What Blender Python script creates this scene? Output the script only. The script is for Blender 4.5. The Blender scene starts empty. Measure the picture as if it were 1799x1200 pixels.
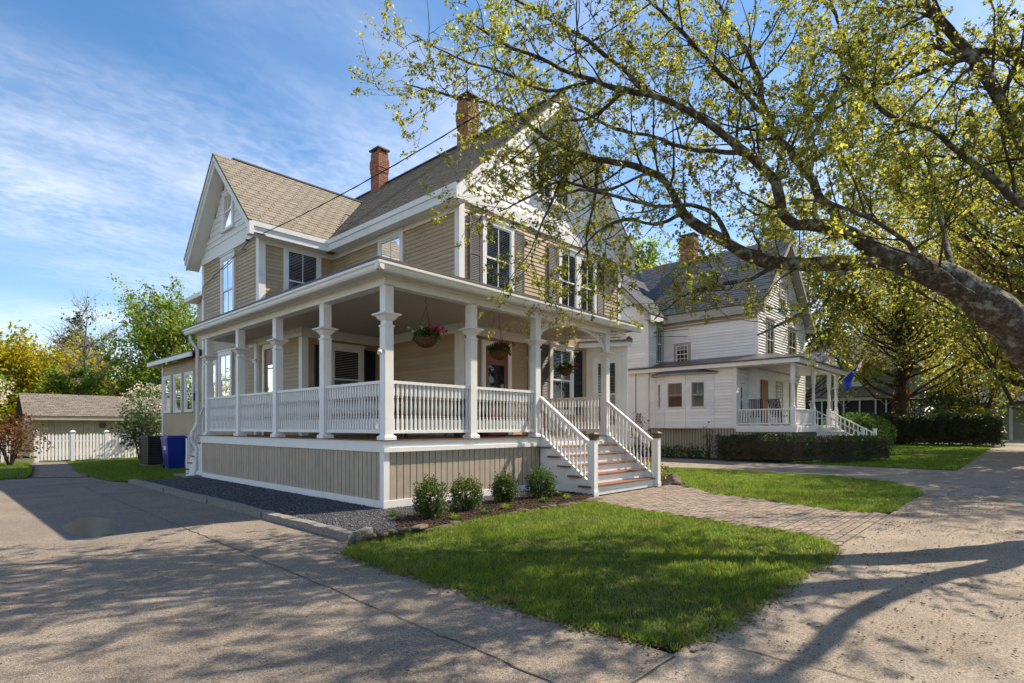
import bpy, math, random
import numpy as np
from mathutils import Vector
random.seed(7); RNG = np.random.default_rng(11)
SC = bpy.context.scene; COL = SC.collection
R = math.radians
# ------------------------------------------------------------------ camera
cd = bpy.data.cameras.new('camera'); cam = bpy.data.objects.new('camera', cd); COL.objects.link(cam)
cam.location = (-5.167, -7.648, 1.37)
cam.rotation_euler = (R(90), 0, math.atan2(-0.7329, 0.6803))
cd.sensor_width = 36.0; cd.lens = 970/1799*36.0
cd.shift_y = 150/1799.0
cd.clip_end = 3000; cd.clip_start = .05
SC.camera = cam
# ------------------------------------------------------------------ sun and sky
SUN = Vector((0.90, -0.30, 1.0)).normalized()
sd = bpy.data.lights.new('sun', 'SUN'); sd.energy = 4.8; sd.angle = R(0.5); sd.color = (1, .88, .71)
so = bpy.data.objects.new('sun', sd); COL.objects.link(so); so.location = (20, -6, 30)
so.rotation_euler = (-SUN).to_track_quat('-Z', 'Y').to_euler()
W = bpy.data.worlds.new('World'); SC.world = W; W.use_nodes = True
def world():
    nt = W.node_tree; n = nt.nodes; l = nt.links; n.clear()
    out = n.new('ShaderNodeOutputWorld'); bg = n.new('ShaderNodeBackground')
    sky = n.new('ShaderNodeTexSky'); sky.sky_type = 'NISHITA'; sky.sun_disc = False
    sky.sun_elevation = math.asin(SUN.z); sky.sun_rotation = math.atan2(SUN.x, SUN.y)
    sky.air_density = 1.0; sky.dust_density = .15; sky.ozone_density = 2.0
    tc = n.new('ShaderNodeTexCoord'); sp = n.new('ShaderNodeSeparateXYZ'); l.new(tc.outputs['Generated'], sp.inputs[0])
    zz = n.new('ShaderNodeMath'); zz.operation = 'MAXIMUM'; zz.inputs[1].default_value = .03; l.new(sp.outputs[2], zz.inputs[0])
    za = n.new('ShaderNodeMath'); za.operation = 'ADD'; za.inputs[1].default_value = .12; l.new(zz.outputs[0], za.inputs[0])
    cb = n.new('ShaderNodeCombineXYZ')
    for i in (0, 1):
        d = n.new('ShaderNodeMath'); d.operation = 'DIVIDE'; l.new(sp.outputs[i], d.inputs[0]); l.new(za.outputs[0], d.inputs[1]); l.new(d.outputs[0], cb.inputs[i])
    mp = n.new('ShaderNodeMapping'); mp.inputs['Rotation'].default_value = (0, 0, R(-62)); mp.inputs['Scale'].default_value = (.6, 1.15, 1); mp.inputs['Location'].default_value = (2.3, 1.2, 0)
    l.new(cb.outputs[0], mp.inputs[0])
    def noise(sc, det, rough, vec, dist=0):
        t = n.new('ShaderNodeTexNoise'); t.inputs['Scale'].default_value = sc; t.inputs['Detail'].default_value = det
        t.inputs['Roughness'].default_value = rough; t.inputs['Distortion'].default_value = dist; l.new(vec, t.inputs['Vector']); return t.outputs[0]
    def ramp(inp, a, b):
        r = n.new('ShaderNodeMapRange'); r.inputs['From Min'].default_value = a; r.inputs['From Max'].default_value = b; r.interpolation_type = 'SMOOTHSTEP'; l.new(inp, r.inputs[0]); return r.outputs[0]
    def math2(op, a, b):
        m = n.new('ShaderNodeMath'); m.operation = op
        for i, v in enumerate((a, b)):
            if isinstance(v, (int, float)): m.inputs[i].default_value = v
            else: l.new(v, m.inputs[i])
        return m.outputs[0]
    big = ramp(noise(.8, 3, .5, mp.outputs[0], .3), .34, .72)
    wisp = ramp(noise(1.9, 6, .5, mp.outputs[0], .5), .22, .88)
    mp2 = n.new('ShaderNodeMapping'); mp2.inputs['Rotation'].default_value = (0, 0, R(18)); mp2.inputs['Scale'].default_value = (13, 20, 1); l.new(cb.outputs[0], mp2.inputs[0])
    rip = ramp(noise(1.6, 3, .5, mp2.outputs[0], .5), .32, .72)
    m = math2('MULTIPLY', big, math2('ADD', math2('MULTIPLY', wisp, .85), math2('MULTIPLY', rip, .20)))
    m = math2('MINIMUM', math2('MULTIPLY', m, 1.0), .88)
    mix = n.new('ShaderNodeMix'); mix.data_type = 'RGBA'; l.new(m, mix.inputs['Factor'])
    hs = n.new('ShaderNodeHueSaturation'); hs.inputs['Saturation'].default_value = 1.28; hs.inputs['Value'].default_value = .80; l.new(sky.outputs[0], hs.inputs['Color'])
    wm = n.new('ShaderNodeMix'); wm.data_type = 'RGBA'; wm.blend_type = 'MULTIPLY'; wm.inputs['Factor'].default_value = 1; l.new(hs.outputs[0], wm.inputs['A']); wm.inputs['B'].default_value = (1.16, .96, .88, 1)
    l.new(wm.outputs['Result'], mix.inputs['A']); mix.inputs['B'].default_value = (5.3, 5.25, 5.4, 1)
    l.new(mix.outputs['Result'], bg.inputs[0]); bg.inputs[1].default_value = 0.15; l.new(bg.outputs[0], out.inputs[0])
world()
vs = SC.view_settings; vs.view_transform = 'Standard'; vs.look = 'None'; vs.exposure = 0.93; vs.gamma = 1; vs.use_curve_mapping = False
SC.cycles.max_bounces = 5; SC.cycles.use_adaptive_sampling = True; SC.cycles.adaptive_threshold = .03; SC.cycles.transparent_max_bounces = 12; SC.cycles.diffuse_bounces = 3; SC.cycles.sample_clamp_indirect = 6
SC.cycles.use_denoising = True

# ------------------------------------------------------------------ materials
MATS = {}
def mat(name, col, rough=.6, var=.12, scale=6.0, bump=0.0, bscale=60.0, spec=.35, isl=0.0, objr=0.0, col2=None, stretch=None, metallic=0.0, transl=0.0, speck=None, patch=None):
    m = bpy.data.materials.new(name); m.use_nodes = True; nt = m.node_tree; n = nt.nodes; l = nt.links
    b = n['Principled BSDF']; b.inputs['Roughness'].default_value = rough; b.inputs['Specular IOR Level'].default_value = spec; b.inputs['Metallic'].default_value = metallic
    tc = n.new('ShaderNodeTexCoord'); vec = tc.outputs['Object']
    if stretch:
        mp = n.new('ShaderNodeMapping'); mp.inputs['Scale'].default_value = stretch; l.new(vec, mp.inputs[0]); vec = mp.outputs[0]
    t = n.new('ShaderNodeTexNoise'); t.inputs['Scale'].default_value = scale; t.inputs['Detail'].default_value = 6; t.inputs['Roughness'].default_value = .6; l.new(vec, t.inputs['Vector'])
    mx = n.new('ShaderNodeMix'); mx.data_type = 'RGBA'
    c2 = col2 or tuple(c*(1-2*var) for c in col); c1 = tuple(min(1, c*(1+var)) for c in col)
    mx.inputs['A'].default_value = (*c2, 1); mx.inputs['B'].default_value = (*c1, 1)
    mr = n.new('ShaderNodeMapRange'); mr.inputs['From Min'].default_value = .3; mr.inputs['From Max'].default_value = .7; l.new(t.outputs[0], mr.inputs[0])
    l.new(mr.outputs[0], mx.inputs['Factor']); c = mx.outputs['Result']
    if patch:
        (psc, pcol, a, bb) = patch
        t3 = n.new('ShaderNodeTexNoise'); t3.inputs['Scale'].default_value = psc; t3.inputs['Detail'].default_value = 5; l.new(tc.outputs['Object'], t3.inputs['Vector'])
        r3 = n.new('ShaderNodeMapRange'); r3.inputs['From Min'].default_value = a; r3.inputs['From Max'].default_value = bb; l.new(t3.outputs[0], r3.inputs[0])
        m3 = n.new('ShaderNodeMix'); m3.data_type = 'RGBA'; l.new(r3.outputs[0], m3.inputs['Factor']); l.new(c, m3.inputs['A']); m3.inputs['B'].default_value = (*pcol, 1); c = m3.outputs['Result']
    if speck:
        (ssc, slo, shi) = speck
        v = n.new('ShaderNodeTexVoronoi'); v.inputs['Scale'].default_value = ssc; l.new(tc.outputs['Object'], v.inputs['Vector'])
        sx = n.new('ShaderNodeSeparateXYZ'); l.new(v.outputs['Color'], sx.inputs[0])
        r2 = n.new('ShaderNodeMapRange'); r2.inputs['To Min'].default_value = slo; r2.inputs['To Max'].default_value = shi; l.new(sx.outputs[0], r2.inputs[0])
        mm = n.new('ShaderNodeMix'); mm.data_type = 'RGBA'; mm.blend_type = 'MULTIPLY'; mm.inputs['Factor'].default_value = 1; l.new(c, mm.inputs['A'])
        cc = n.new('ShaderNodeCombineXYZ')
        for i in range(3): l.new(r2.outputs[0], cc.inputs[i])
        l.new(cc.outputs[0], mm.inputs['B']); c = mm.outputs['Result']
    if isl or objr:
        src = n.new('ShaderNodeNewGeometry').outputs['Random Per Island'] if isl else n.new('ShaderNodeObjectInfo').outputs['Random']
        k = isl or objr
        h = n.new('ShaderNodeHueSaturation')
        r = n.new('ShaderNodeMapRange'); r.inputs['To Min'].default_value = 1-k; r.inputs['To Max'].default_value = 1+k; l.new(src, r.inputs[0])
        l.new(r.outputs[0], h.inputs['Value']); l.new(c, h.inputs['Color'])
        if isl > .2:
            w = n.new('ShaderNodeTexWhiteNoise'); w.noise_dimensions = '1D'; l.new(src, w.inputs['W'])
            r4 = n.new('ShaderNodeMapRange'); r4.inputs['To Min'].default_value = .475; r4.inputs['To Max'].default_value = .525; l.new(w.outputs['Value'], r4.inputs[0]); l.new(r4.outputs[0], h.inputs['Hue'])
        c = h.outputs[0]
    l.new(c, b.inputs['Base Color'])
    if bump:
        t2 = n.new('ShaderNodeTexNoise'); t2.inputs['Scale'].default_value = bscale; t2.inputs['Detail'].default_value = 4; l.new(vec, t2.inputs['Vector'])
        bp = n.new('ShaderNodeBump'); bp.inputs['Strength'].default_value = bump; bp.inputs['Distance'].default_value = .02; l.new(t2.outputs[0], bp.inputs['Height']); l.new(bp.outputs[0], b.inputs['Normal'])
    if transl:
        tr = n.new('ShaderNodeBsdfTranslucent'); ms = n.new('ShaderNodeMixShader'); ms.inputs[0].default_value = transl
        g = n.new('ShaderNodeHueSaturation'); g.inputs['Value'].default_value = 2.5; g.inputs['Saturation'].default_value = 1.05; l.new(c, g.inputs['Color']); l.new(g.outputs[0], tr.inputs[0])
        l.new(b.outputs[0], ms.inputs[1]); l.new(tr.outputs[0], ms.inputs[2]); l.new(ms.outputs[0], n['Material Output'].inputs[0])
    MATS[name] = m; return m
mat('tan', (.43, .32, .20), .5, .07, 1.1, .08, 14, objr=.07, patch=(1.6, (.35, .265, .17), .56, .85))
mat('tan_trim', (.42, .345, .265), .55, .08, 3, .1, 20, objr=.07, patch=(3.0, (.33, .27, .20), .56, .8))
mat('white', (.78, .77, .75), .45, .03, 1.6, .04, 20, patch=(3.2, (.58, .55, .50), .56, .9))
mat('white_siding', (.80, .80, .79), .5, .03, 1.5, .03, 30, isl=.07)
mat('ceiling', (.50, .46, .40), .5, .04, 2)
mat('greytrim', (.36, .34, .29), .5, .05, 2)
mat('shingle', (.255, .222, .178), .9, .14, 30, .4, 120, spec=.1, objr=.10, isl=0)
mat('shingle_isl', (.235, .207, .168), .9, .14, 30, .4, 120, spec=.1, isl=.12)
mat('shingle_dark', (.115, .12, .135), .9, .15, 30, .4, 120, spec=.1, isl=.18)
mat('shingle_brown', (.19, .165, .14), .9, .15, 30, .4, 120, spec=.1, isl=.16)
mat('metal_roof', (.09, .085, .085), .35, .08, 3, metallic=.4)
mat('brick', (.34, .15, .09), .85, .15, 20, .3, 80, isl=.17)
mat('mortar', (.34, .27, .22), .9, .1, 30, .3, 80)
mat('deckwood', (.24, .12, .068), .55, .2, 3, .1, 30, stretch=(1, 8, 8), objr=.12)
mat('doorwood', (.22, .05, .018), .35, .25, 3, stretch=(12, 12, 1))
mat('shutter', (.115, .10, .105), .5, .06, 3)
mat('shutter_blue', (.025, .025, .035), .5, .1, 3)
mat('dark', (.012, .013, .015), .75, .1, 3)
mat('blind', (.74, .73, .70), .5, .05, 3)
mat('metal', (.08, .08, .085), .45, .15, 5, metallic=.6)
mat('lead', (.10, .10, .10), .6, .1, 5)
mat('copper', (.16, .13, .08), .4, .2, 15, metallic=.5)
mat('asphalt', (.232, .193, .154), .92, .12, .9, .6, 120, spec=.15, speck=(120, .55, 1.45), patch=(.3, (.165, .148, .128), .52, .7))
mat('concrete', (.285, .238, .188), .92, .12, 1.1, .5, 150, spec=.15, speck=(125, .6, 1.38), patch=(.8, (.20, .16, .12), .54, .76))
mat('wet', (.075, .066, .056), .5, .2, 6, .3, 120)
mat('crack', (.06, .05, .04), .95, .2, 20)
mat('granite', (.23, .21, .185), .85, .2, 40, .6, 70, speck=(120, .6, 1.3), objr=.1)
mat('stone', (.115, .085, .065), .9, .25, 15, .5, 50, objr=.2)
mat('paver', (.235, .185, .145), .9, .2, 18, .4, 90, objr=.2)
mat('paver_isl', (.235, .185, .145), .9, .2, 18, .4, 90, isl=.2)
mat('pebble', (.105, .105, .115), .7, .2, 20, isl=.65)
mat('pebble_base', (.06, .06, .065), .95, .3, 60, .8, 120)
mat('mulch', (.062, .032, .02), .95, .4, 25, .9, 60)
mat('mulch_bits', (.075, .04, .024), .95, .3, 25, isl=.5)
mat('soil', (.10, .075, .045), .95, .3, 8, .6, 60)
mat('lawn', (.060, .075, .016), .95, .35, 3, .8, 120, patch=(1.2, (.10, .075, .035), .58, .8))
mat('grass', (.066, .105, .016), .55, .3, 1.1, isl=.45, transl=.5, spec=.2, col2=(.125, .155, .028), patch=(1.7, (.15, .135, .05), .56, .74))
mat('grass_far', (.07, .12, .014), .6, .3, .5, isl=.4, transl=.45, spec=.2, col2=(.12, .155, .03))
mat('straw', (.13, .09, .05), .95, .3, 10, isl=.5)
mat('litter', (.15, .06, .03), .9, .3, 10, isl=.5)
mat('bark', (.105, .08, .058), .95, .45, 26, 1.0, 30, patch=(9, (.25, .25, .195), .52, .64))
mat('bark_dark', (.075, .055, .04), .95, .3, 14, .6, 30)
mat('bark_grey', (.22, .20, .17), .95, .3, 10, .6, 30)
mat('leaf_maple', (.185, .185, .032), .5, .3, .8, isl=.42, transl=.6, spec=.25)
mat('leaf_yellow', (.27, .235, .022), .55, .25, .3, isl=.3, transl=.5, spec=.2)
mat('leaf_lime', (.135, .185, .028), .55, .25, .4, isl=.3, transl=.5, spec=.2)
mat('leaf_gold', (.22, .215, .042), .55, .25, .35, isl=.32, transl=.55, spec=.2, patch=(.55, (.24, .15, .06), .56, .74))
mat('leaf_green', (.06, .115, .02), .55, .25, .6, isl=.35, transl=.4, spec=.3)
mat('leaf_dark', (.042, .066, .017), .5, .3, 1.2, isl=.4, transl=.25, spec=.4)
mat('leaf_box', (.05, .082, .014), .5, .3, 4, isl=.4, transl=.35, spec=.35)
mat('leaf_red', (.12, .022, .02), .55, .3, .6, isl=.4, transl=.35)
mat('leaf_bronze', (.14, .06, .025), .55, .3, .8, isl=.4, transl=.35)
mat('leaf_orange', (.16, .075, .02), .55, .3, .8, isl=.4, transl=.4)
mat('leaf_pine', (.03, .045, .016), .6, .3, .6, isl=.4, transl=.2)
mat('blossom', (.55, .46, .36), .6, .15, 2, isl=.3, transl=.4)
mat('flower_pink', (.42, .012, .12), .5, .2, 20, isl=.35, transl=.3)
mat('flower_white', (.7, .66, .55), .5, .1, 20, isl=.15, transl=.3)
mat('coco', (.16, .075, .032), .95, .3, 30, .8, 60)
mat('binblue', (.008, .035, .28), .4, .1, 3)
mat('acgrey', (.045, .045, .045), .5, .15, 5)
mat('flagblue', (.012, .045, .30), .7, .12, 6, transl=.15)
mat('flagwhite', (.72, .66, .64), .7, .05, 6, transl=.3)
mat('flagred', (.45, .12, .08), .7, .05, 6, transl=.2)
mat('shedwall', (.43, .36, .24), .7, .06, 3, objr=.06)
mat('greenwall', (.21, .255, .225), .7, .06, 3, isl=.04)
mat('screen', (.03, .032, .035), .6, .1, 5)
mat('street', (.06, .06, .06), .9, .2, 3, .4, 120)
mat('ground', (.085, .095, .03), .95, .35, .4, .5, 40, patch=(.25, (.11, .085, .05), .5, .7))
mat('woodpole', (.16, .12, .09), .9, .2, 8, stretch=(6, 6, 1))
mat('plasticwhite', (.75, .75, .74), .35, .03, 4)
def glassmat():
    m = bpy.data.materials.new('glass'); m.use_nodes = True; nt = m.node_tree; n = nt.nodes; l = nt.links; n.clear()
    o = n.new('ShaderNodeOutputMaterial'); t = n.new('ShaderNodeBsdfTransparent'); t.inputs[0].default_value = (.72, .74, .75, 1)
    g = n.new('ShaderNodeBsdfGlossy'); g.inputs['Roughness'].default_value = .015; g.inputs[0].default_value = (.95, .97, 1, 1)
    f = n.new('ShaderNodeFresnel'); f.inputs[0].default_value = 1.5
    tc = n.new('ShaderNodeTexCoord'); ns = n.new('ShaderNodeTexNoise'); ns.inputs['Scale'].default_value = 2.2; l.new(tc.outputs['Object'], ns.inputs['Vector'])
    bp = n.new('ShaderNodeBump'); bp.inputs['Strength'].default_value = .06; bp.inputs['Distance'].default_value = .05; l.new(ns.outputs[0], bp.inputs['Height']); l.new(bp.outputs[0], g.inputs['Normal'])
    x = n.new('ShaderNodeMixShader'); l.new(f.outputs[0], x.inputs[0]); l.new(t.outputs[0], x.inputs[1]); l.new(g.outputs[0], x.inputs[2]); l.new(x.outputs[0], o.inputs[0])
    MATS['glass'] = m
    m = bpy.data.materials.new('puddle'); m.use_nodes = True; b = m.node_tree.nodes['Principled BSDF']
    b.inputs['Base Color'].default_value = (.03, .037, .05, 1); b.inputs['Specular IOR Level'].default_value = .08; b.inputs['Roughness'].default_value = .15; b.inputs['IOR'].default_value = 1.33; MATS['puddle'] = m  # bluish base colour stands in for the reflected sky
glassmat()

# ------------------------------------------------------------------ mesh helpers
class MB:
    def __init__(s): s.v = []; s.f = []; s.m = []; s.cur = 0
    def add(s, vs, fs):
        o = len(s.v); s.v += [tuple(p) for p in vs]; s.f += [tuple(i+o for i in f) for f in fs]; s.m += [s.cur]*len(fs); return s
    def hexa(s, p): return s.add(p, [(0, 3, 2, 1), (4, 5, 6, 7), (0, 1, 5, 4), (1, 2, 6, 5), (2, 3, 7, 6), (3, 0, 4, 7)])
    def box(s, x0, x1, y0, y1, z0, z1): return s.hexa([(x0, y0, z0), (x1, y0, z0), (x1, y1, z0), (x0, y1, z0), (x0, y0, z1), (x1, y0, z1), (x1, y1, z1), (x0, y1, z1)])
    def fb(s, F, s0, s1, z0, z1, d0, d1): return s.hexa([F(s0, d0, z0), F(s1, d0, z0), F(s1, d1, z0), F(s0, d1, z0), F(s0, d0, z1), F(s1, d0, z1), F(s1, d1, z1), F(s0, d1, z1)])
    def poly(s, pts): return s.add(pts, [tuple(range(len(pts)))])
    def slab(s, top, dz):
        n = len(top); b = [(p[0], p[1], p[2]-dz) for p in top]
        return s.add(list(top)+b, [tuple(range(n)), tuple(range(2*n-1, n-1, -1))]+[(i, i+n, (i+1) % n+n, (i+1) % n) for i in range(n)])
    def extr(s, pts, vec):      # extrude a polygon along a vector
        n = len(pts); b = [tuple(np.array(p)+np.array(vec)) for p in pts]
        return s.add(list(pts)+b, [tuple(range(n)), tuple(range(2*n-1, n-1, -1))]+[(i, i+n, (i+1) % n+n, (i+1) % n) for i in range(n)])
    def bar(s, a, b, w, h=None):   # rectangular bar between two points
        a = Vector(a); b = Vector(b); h = h or w; d = (b-a).normalized()
        u = d.cross(Vector((0, 0, 1)))
        if u.length < 1e-4: u = Vector((1, 0, 0))
        u.normalize(); v = d.cross(u)*-1
        P = lambda q, i, j: q+u*(i*w/2)+v*(j*h/2)
        return s.hexa([P(a, -1, -1), P(a, 1, -1), P(b, 1, -1), P(b, -1, -1), P(a, -1, 1), P(a, 1, 1), P(b, 1, 1), P(b, -1, 1)])
    def tube(s, pts, rad, k=6, cap=True):
        pts = [Vector(p) for p in pts]; n = len(pts)
        if not hasattr(rad, '__len__'): rad = [rad]*n
        vs = []; ref = Vector((.3, .2, 1)).normalized()
        for i, p in enumerate(pts):
            t = (pts[min(i+1, n-1)]-pts[max(i-1, 0)]); t = t.normalized() if t.length > 1e-9 else Vector((0, 0, 1))
            r2 = ref if abs(t.dot(ref)) < .95 else Vector((1, 0, 0))
            u = t.cross(r2).normalized(); w = t.cross(u)
            for j in range(k):
                a = 2*math.pi*j/k; vs.append(p+(u*math.cos(a)+w*math.sin(a))*rad[i])
        fs = [(i*k+j, i*k+(j+1) % k, (i+1)*k+(j+1) % k, (i+1)*k+j) for i in range(n-1) for j in range(k)]
        if cap: fs += [tuple(range(k-1, -1, -1)), tuple(range((n-1)*k, n*k))]
        return s.add(vs, fs)
    def lathe(s, prof, k=10, c=(0, 0), sq=False):   # profile [(r, z)]
        vs = []
        for r, z in prof:
            for j in range(k):
                a = 2*math.pi*(j+.5)/k; rr = r/math.cos(math.pi/k) if sq else r
                vs.append((c[0]+rr*math.cos(a), c[1]+rr*math.sin(a), z))
        n = len(prof)
        fs = [(i*k+j, i*k+(j+1) % k, (i+1)*k+(j+1) % k, (i+1)*k+j) for i in range(n-1) for j in range(k)]+[tuple(range(k-1, -1, -1)), tuple(range((n-1)*k, n*k))]
        return s.add(vs, fs)
    def mesh(s, name, mats, org=(0, 0, 0), smooth=False):
        me = bpy.data.meshes.new(name); o = Vector(org)
        me.from_pydata([tuple(Vector(p)-o) for p in s.v], [], s.f)
        for k in (mats if isinstance(mats, (list, tuple)) else [mats]): me.materials.append(MATS[k])
        if any(s.m): me.polygons.foreach_set('material_index', s.m)
        if smooth: me.polygons.foreach_set('use_smooth', [True]*len(me.polygons))
        me.update(); return me
def wpos(o):
    p = Vector((0, 0, 0))
    while o is not None: p = p+o.location; o = o.parent
    return p
def link(name, me, parent=None, loc=None, rot=None):
    o = bpy.data.objects.new(name, me); COL.objects.link(o)
    if parent is not None: o.parent = parent
    if loc is not None: o.location = Vector(loc)-(wpos(parent) if parent is not None else Vector((0, 0, 0)))
    if rot is not None: o.rotation_euler = rot
    return o
def part(name, mb, mats, parent, smooth=False, stuff=False, label=None):   # a mesh given in world coordinates, under its thing
    o = link(name, mb.mesh(name, mats, wpos(parent), smooth), parent)
    if stuff: o['kind'] = 'stuff'
    if label: o['label'] = label
    return o
def tag(o, label, cat, group=None, kind=None):
    if label: o['label'] = label
    if cat: o['category'] = cat
    if group: o['group'] = group
    if kind: o['kind'] = kind
    return o
def thing(name, label, cat, loc, group=None, rz=0):
    o = bpy.data.objects.new(name, None); COL.objects.link(o); o.location = loc; o.rotation_euler[2] = rz; o.empty_display_size = .2
    return tag(o, label, cat, group)
def struct(name, mb, m, smooth=False, kind='structure', label=None):
    o = link(name, mb.mesh(name, m, smooth=smooth)); o['kind'] = kind
    if label: o['label'] = label
    return o
def npmesh(name, V, Fc, mats, midx=None):   # V (n,3), Fc (m,k) same-size faces, fast
    me = bpy.data.meshes.new(name); V = np.asarray(V, np.float32); Fc = np.asarray(Fc, np.int32); m, k = Fc.shape
    me.vertices.add(len(V)); me.vertices.foreach_set('co', V.ravel())
    me.loops.add(m*k); me.loops.foreach_set('vertex_index', Fc.ravel())
    me.polygons.add(m); me.polygons.foreach_set('loop_start', np.arange(0, m*k, k, dtype=np.int32)); me.polygons.foreach_set('loop_total', np.full(m, k, np.int32))
    for q in (mats if isinstance(mats, (list, tuple)) else [mats]): me.materials.append(MATS[q])
    if midx is not None: me.polygons.foreach_set('material_index', np.asarray(midx, np.int32))
    me.update(calc_edges=True); return me
def Fr(O, t, n):
    O = Vector(O); t = Vector(t).normalized(); n = Vector(n).normalized()
    return lambda s, d, z: O+t*s+n*d+Vector((0, 0, z))
def FX(x): return Fr((x, 0, 0), (0, 1, 0), (-1, 0, 0))    # wall facing -X, s = world Y
def FY(y): return Fr((0, y, 0), (1, 0, 0), (0, -1, 0))    # wall facing -Y, s = world X

# ------------------------------------------------------------------ foliage helpers
LEAF3 = (np.array([[0, 0, 0], [-.48, .38, .10], [-.2, .52, .03], [0, 1, -.06], [.2, .52, .03], [.48, .38, .10]]), np.array([[0, 2, 1], [0, 3, 2], [0, 4, 3], [0, 5, 4]]))
KITE = (np.array([[0, 0, 0], [-.34, .45, .10], [0, 1, -.04], [.34, .45, .10]]), np.array([[0, 2, 1], [0, 3, 2]]))
def unit(a): return a/np.maximum(np.linalg.norm(a, axis=-1, keepdims=True), 1e-9)
def leaves(P, size, tmpl=KITE, droop=.3, dirs=None, rng=RNG):
    n = len(P); T, Fc = tmpl
    d = rng.normal(size=(n, 3)) if dirs is None else dirs+rng.normal(size=(n, 3))*.6
    d[:, 2] -= droop; d = unit(d)
    nn = rng.normal(size=(n, 3)); nn[:, 2] = np.abs(nn[:, 2])+.5
    x = unit(np.cross(d, nn)); z = np.cross(x, d)
    s = size*rng.uniform(.6, 1.25, (n, 1))
    V = P[:, None, :]+(s[:, None, :])*(T[None, :, 0:1]*x[:, None, :]+T[None, :, 1:2]*d[:, None, :]+T[None, :, 2:3]*z[:, None, :])
    return V.reshape(-1, 3), (Fc[None]+(np.arange(n)*len(T))[:, None, None]).reshape(-1, 3)
def leafpart(name, P, size, m, parent, tmpl=KITE, droop=.3, stuff=True, dirs=None):
    P = np.asarray(P, float)-np.array(wpos(parent))[None]
    V, Fc = leaves(P, size, tmpl, droop, dirs); o = link(name, npmesh(name, V, Fc, m), parent)
    if stuff: o['kind'] = 'stuff'
    return o
def smoothline(pts, step=.18):
    p = np.array(pts, float); out = []
    q = np.vstack([2*p[0]-p[1], p, 2*p[-1]-p[-2]])
    for i in range(1, len(q)-2):
        L = np.linalg.norm(q[i+1][:3]-q[i][:3]); k = max(1, int(L/step))
        for j in range(k):
            t = j/k; out.append(.5*((2*q[i])+(-q[i-1]+q[i+1])*t+(2*q[i-1]-5*q[i]+4*q[i+1]-q[i+2])*t*t+(-q[i-1]+3*q[i]-3*q[i+1]+q[i+2])*t**3))
    out.append(p[-1]); return np.array(out)
def grow(start, d, L, n=6, wig=.18, up=.0, rng=RNG):
    pts = [np.array(start, float)]; d = unit(np.array(d, float))
    for i in range(n):
        d = unit(d+rng.normal(size=3)*wig+np.array([0, 0, up])); pts.append(pts[-1]+d*L/n)
    return pts
def pip(poly, P):
    x, y = P[:, 0], P[:, 1]; c = np.zeros(len(P), bool); n = len(poly)
    for i in range(n):
        x1, y1 = poly[i][:2]; x2, y2 = poly[(i+1) % n][:2]
        k = ((y1 > y) != (y2 > y)) & (x < (x2-x1)*(y-y1)/((y2-y1) if y2 != y1 else 1e-9)+x1); c ^= k
    return c
def scatter(poly, dens, rng=RNG):
    a = np.array([p[:2] for p in poly]); lo, hi = a.min(0), a.max(0); n = int(dens*np.prod(hi-lo)); P = rng.uniform(lo, hi, (n, 2)); return P[pip(poly, P)]
def grass(name, poly, dens, h, m, label, z=.0, w=.006, edge=0):
    P = scatter(poly, dens); n = len(P)
    k = np.sin(P[:, 0]*2.3+1.7*np.sin(P[:, 1]*1.9))*.5+np.sin(P[:, 1]*3.7+P[:, 0])*.3
    P = P[RNG.uniform(size=n) < .88+.2*k]; n = len(P); k = np.sin(P[:, 0]*2.3+1.7*np.sin(P[:, 1]*1.9))
    hh = h*RNG.uniform(.45, 1.3, n)*(1+.22*k); a = RNG.uniform(0, 6.283, n); ln = RNG.normal(size=(n, 2))*.45
    dx = np.cos(a)*w*RNG.uniform(.7, 1.4, n); dy = np.sin(a)*w
    B = np.stack([P[:, 0], P[:, 1], np.full(n, z)], 1)
    V = np.empty((n, 3, 3)); V[:, 0] = B-np.stack([dx, dy, 0*dx], 1); V[:, 1] = B+np.stack([dx, dy, 0*dx], 1)
    V[:, 2] = B+np.stack([ln[:, 0]*hh, ln[:, 1]*hh, hh], 1)
    o = link(name, npmesh(name, V.reshape(-1, 3), np.arange(3*n).reshape(-1, 3), m)); tag(o, label, 'grass', kind='stuff'); return o
def bits(name, P, size, m, label, cat=None, z=0, parent=None, hgt=.6):   # small lumps: jittered octahedra
    n = len(P); T = np.array([[1, 0, 0], [0, 1, 0], [-1, 0, 0], [0, -1, 0], [0, 0, 1], [0, 0, -1]]); Fc = np.array([[0, 1, 4], [1, 2, 4], [2, 3, 4], [3, 0, 4], [1, 0, 5], [2, 1, 5], [3, 2, 5], [0, 3, 5]])
    s = size*RNG.uniform(.5, 1.4, (n, 1, 1)); V = T[None]*s*RNG.uniform(.6, 1.3, (n, 6, 1)); V[:, :, 2] *= hgt
    a = RNG.uniform(0, 6.28, n); c, sn = np.cos(a)[:, None], np.sin(a)[:, None]
    V = np.stack([V[:, :, 0]*c-V[:, :, 1]*sn, V[:, :, 0]*sn+V[:, :, 1]*c, V[:, :, 2]], 2)
    C = np.concatenate([P, np.full((n, 1), z)+RNG.uniform(0, size*.6, (n, 1))], 1) if P.shape[1] == 2 else P
    V = V+C[:, None, :]
    o = link(name, npmesh(name, V.reshape(-1, 3), (Fc[None]+(np.arange(n)*6)[:, None, None]).reshape(-1, 3), m), parent); o['kind'] = 'stuff'
    if label: tag(o, label, cat)
    return o

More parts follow.
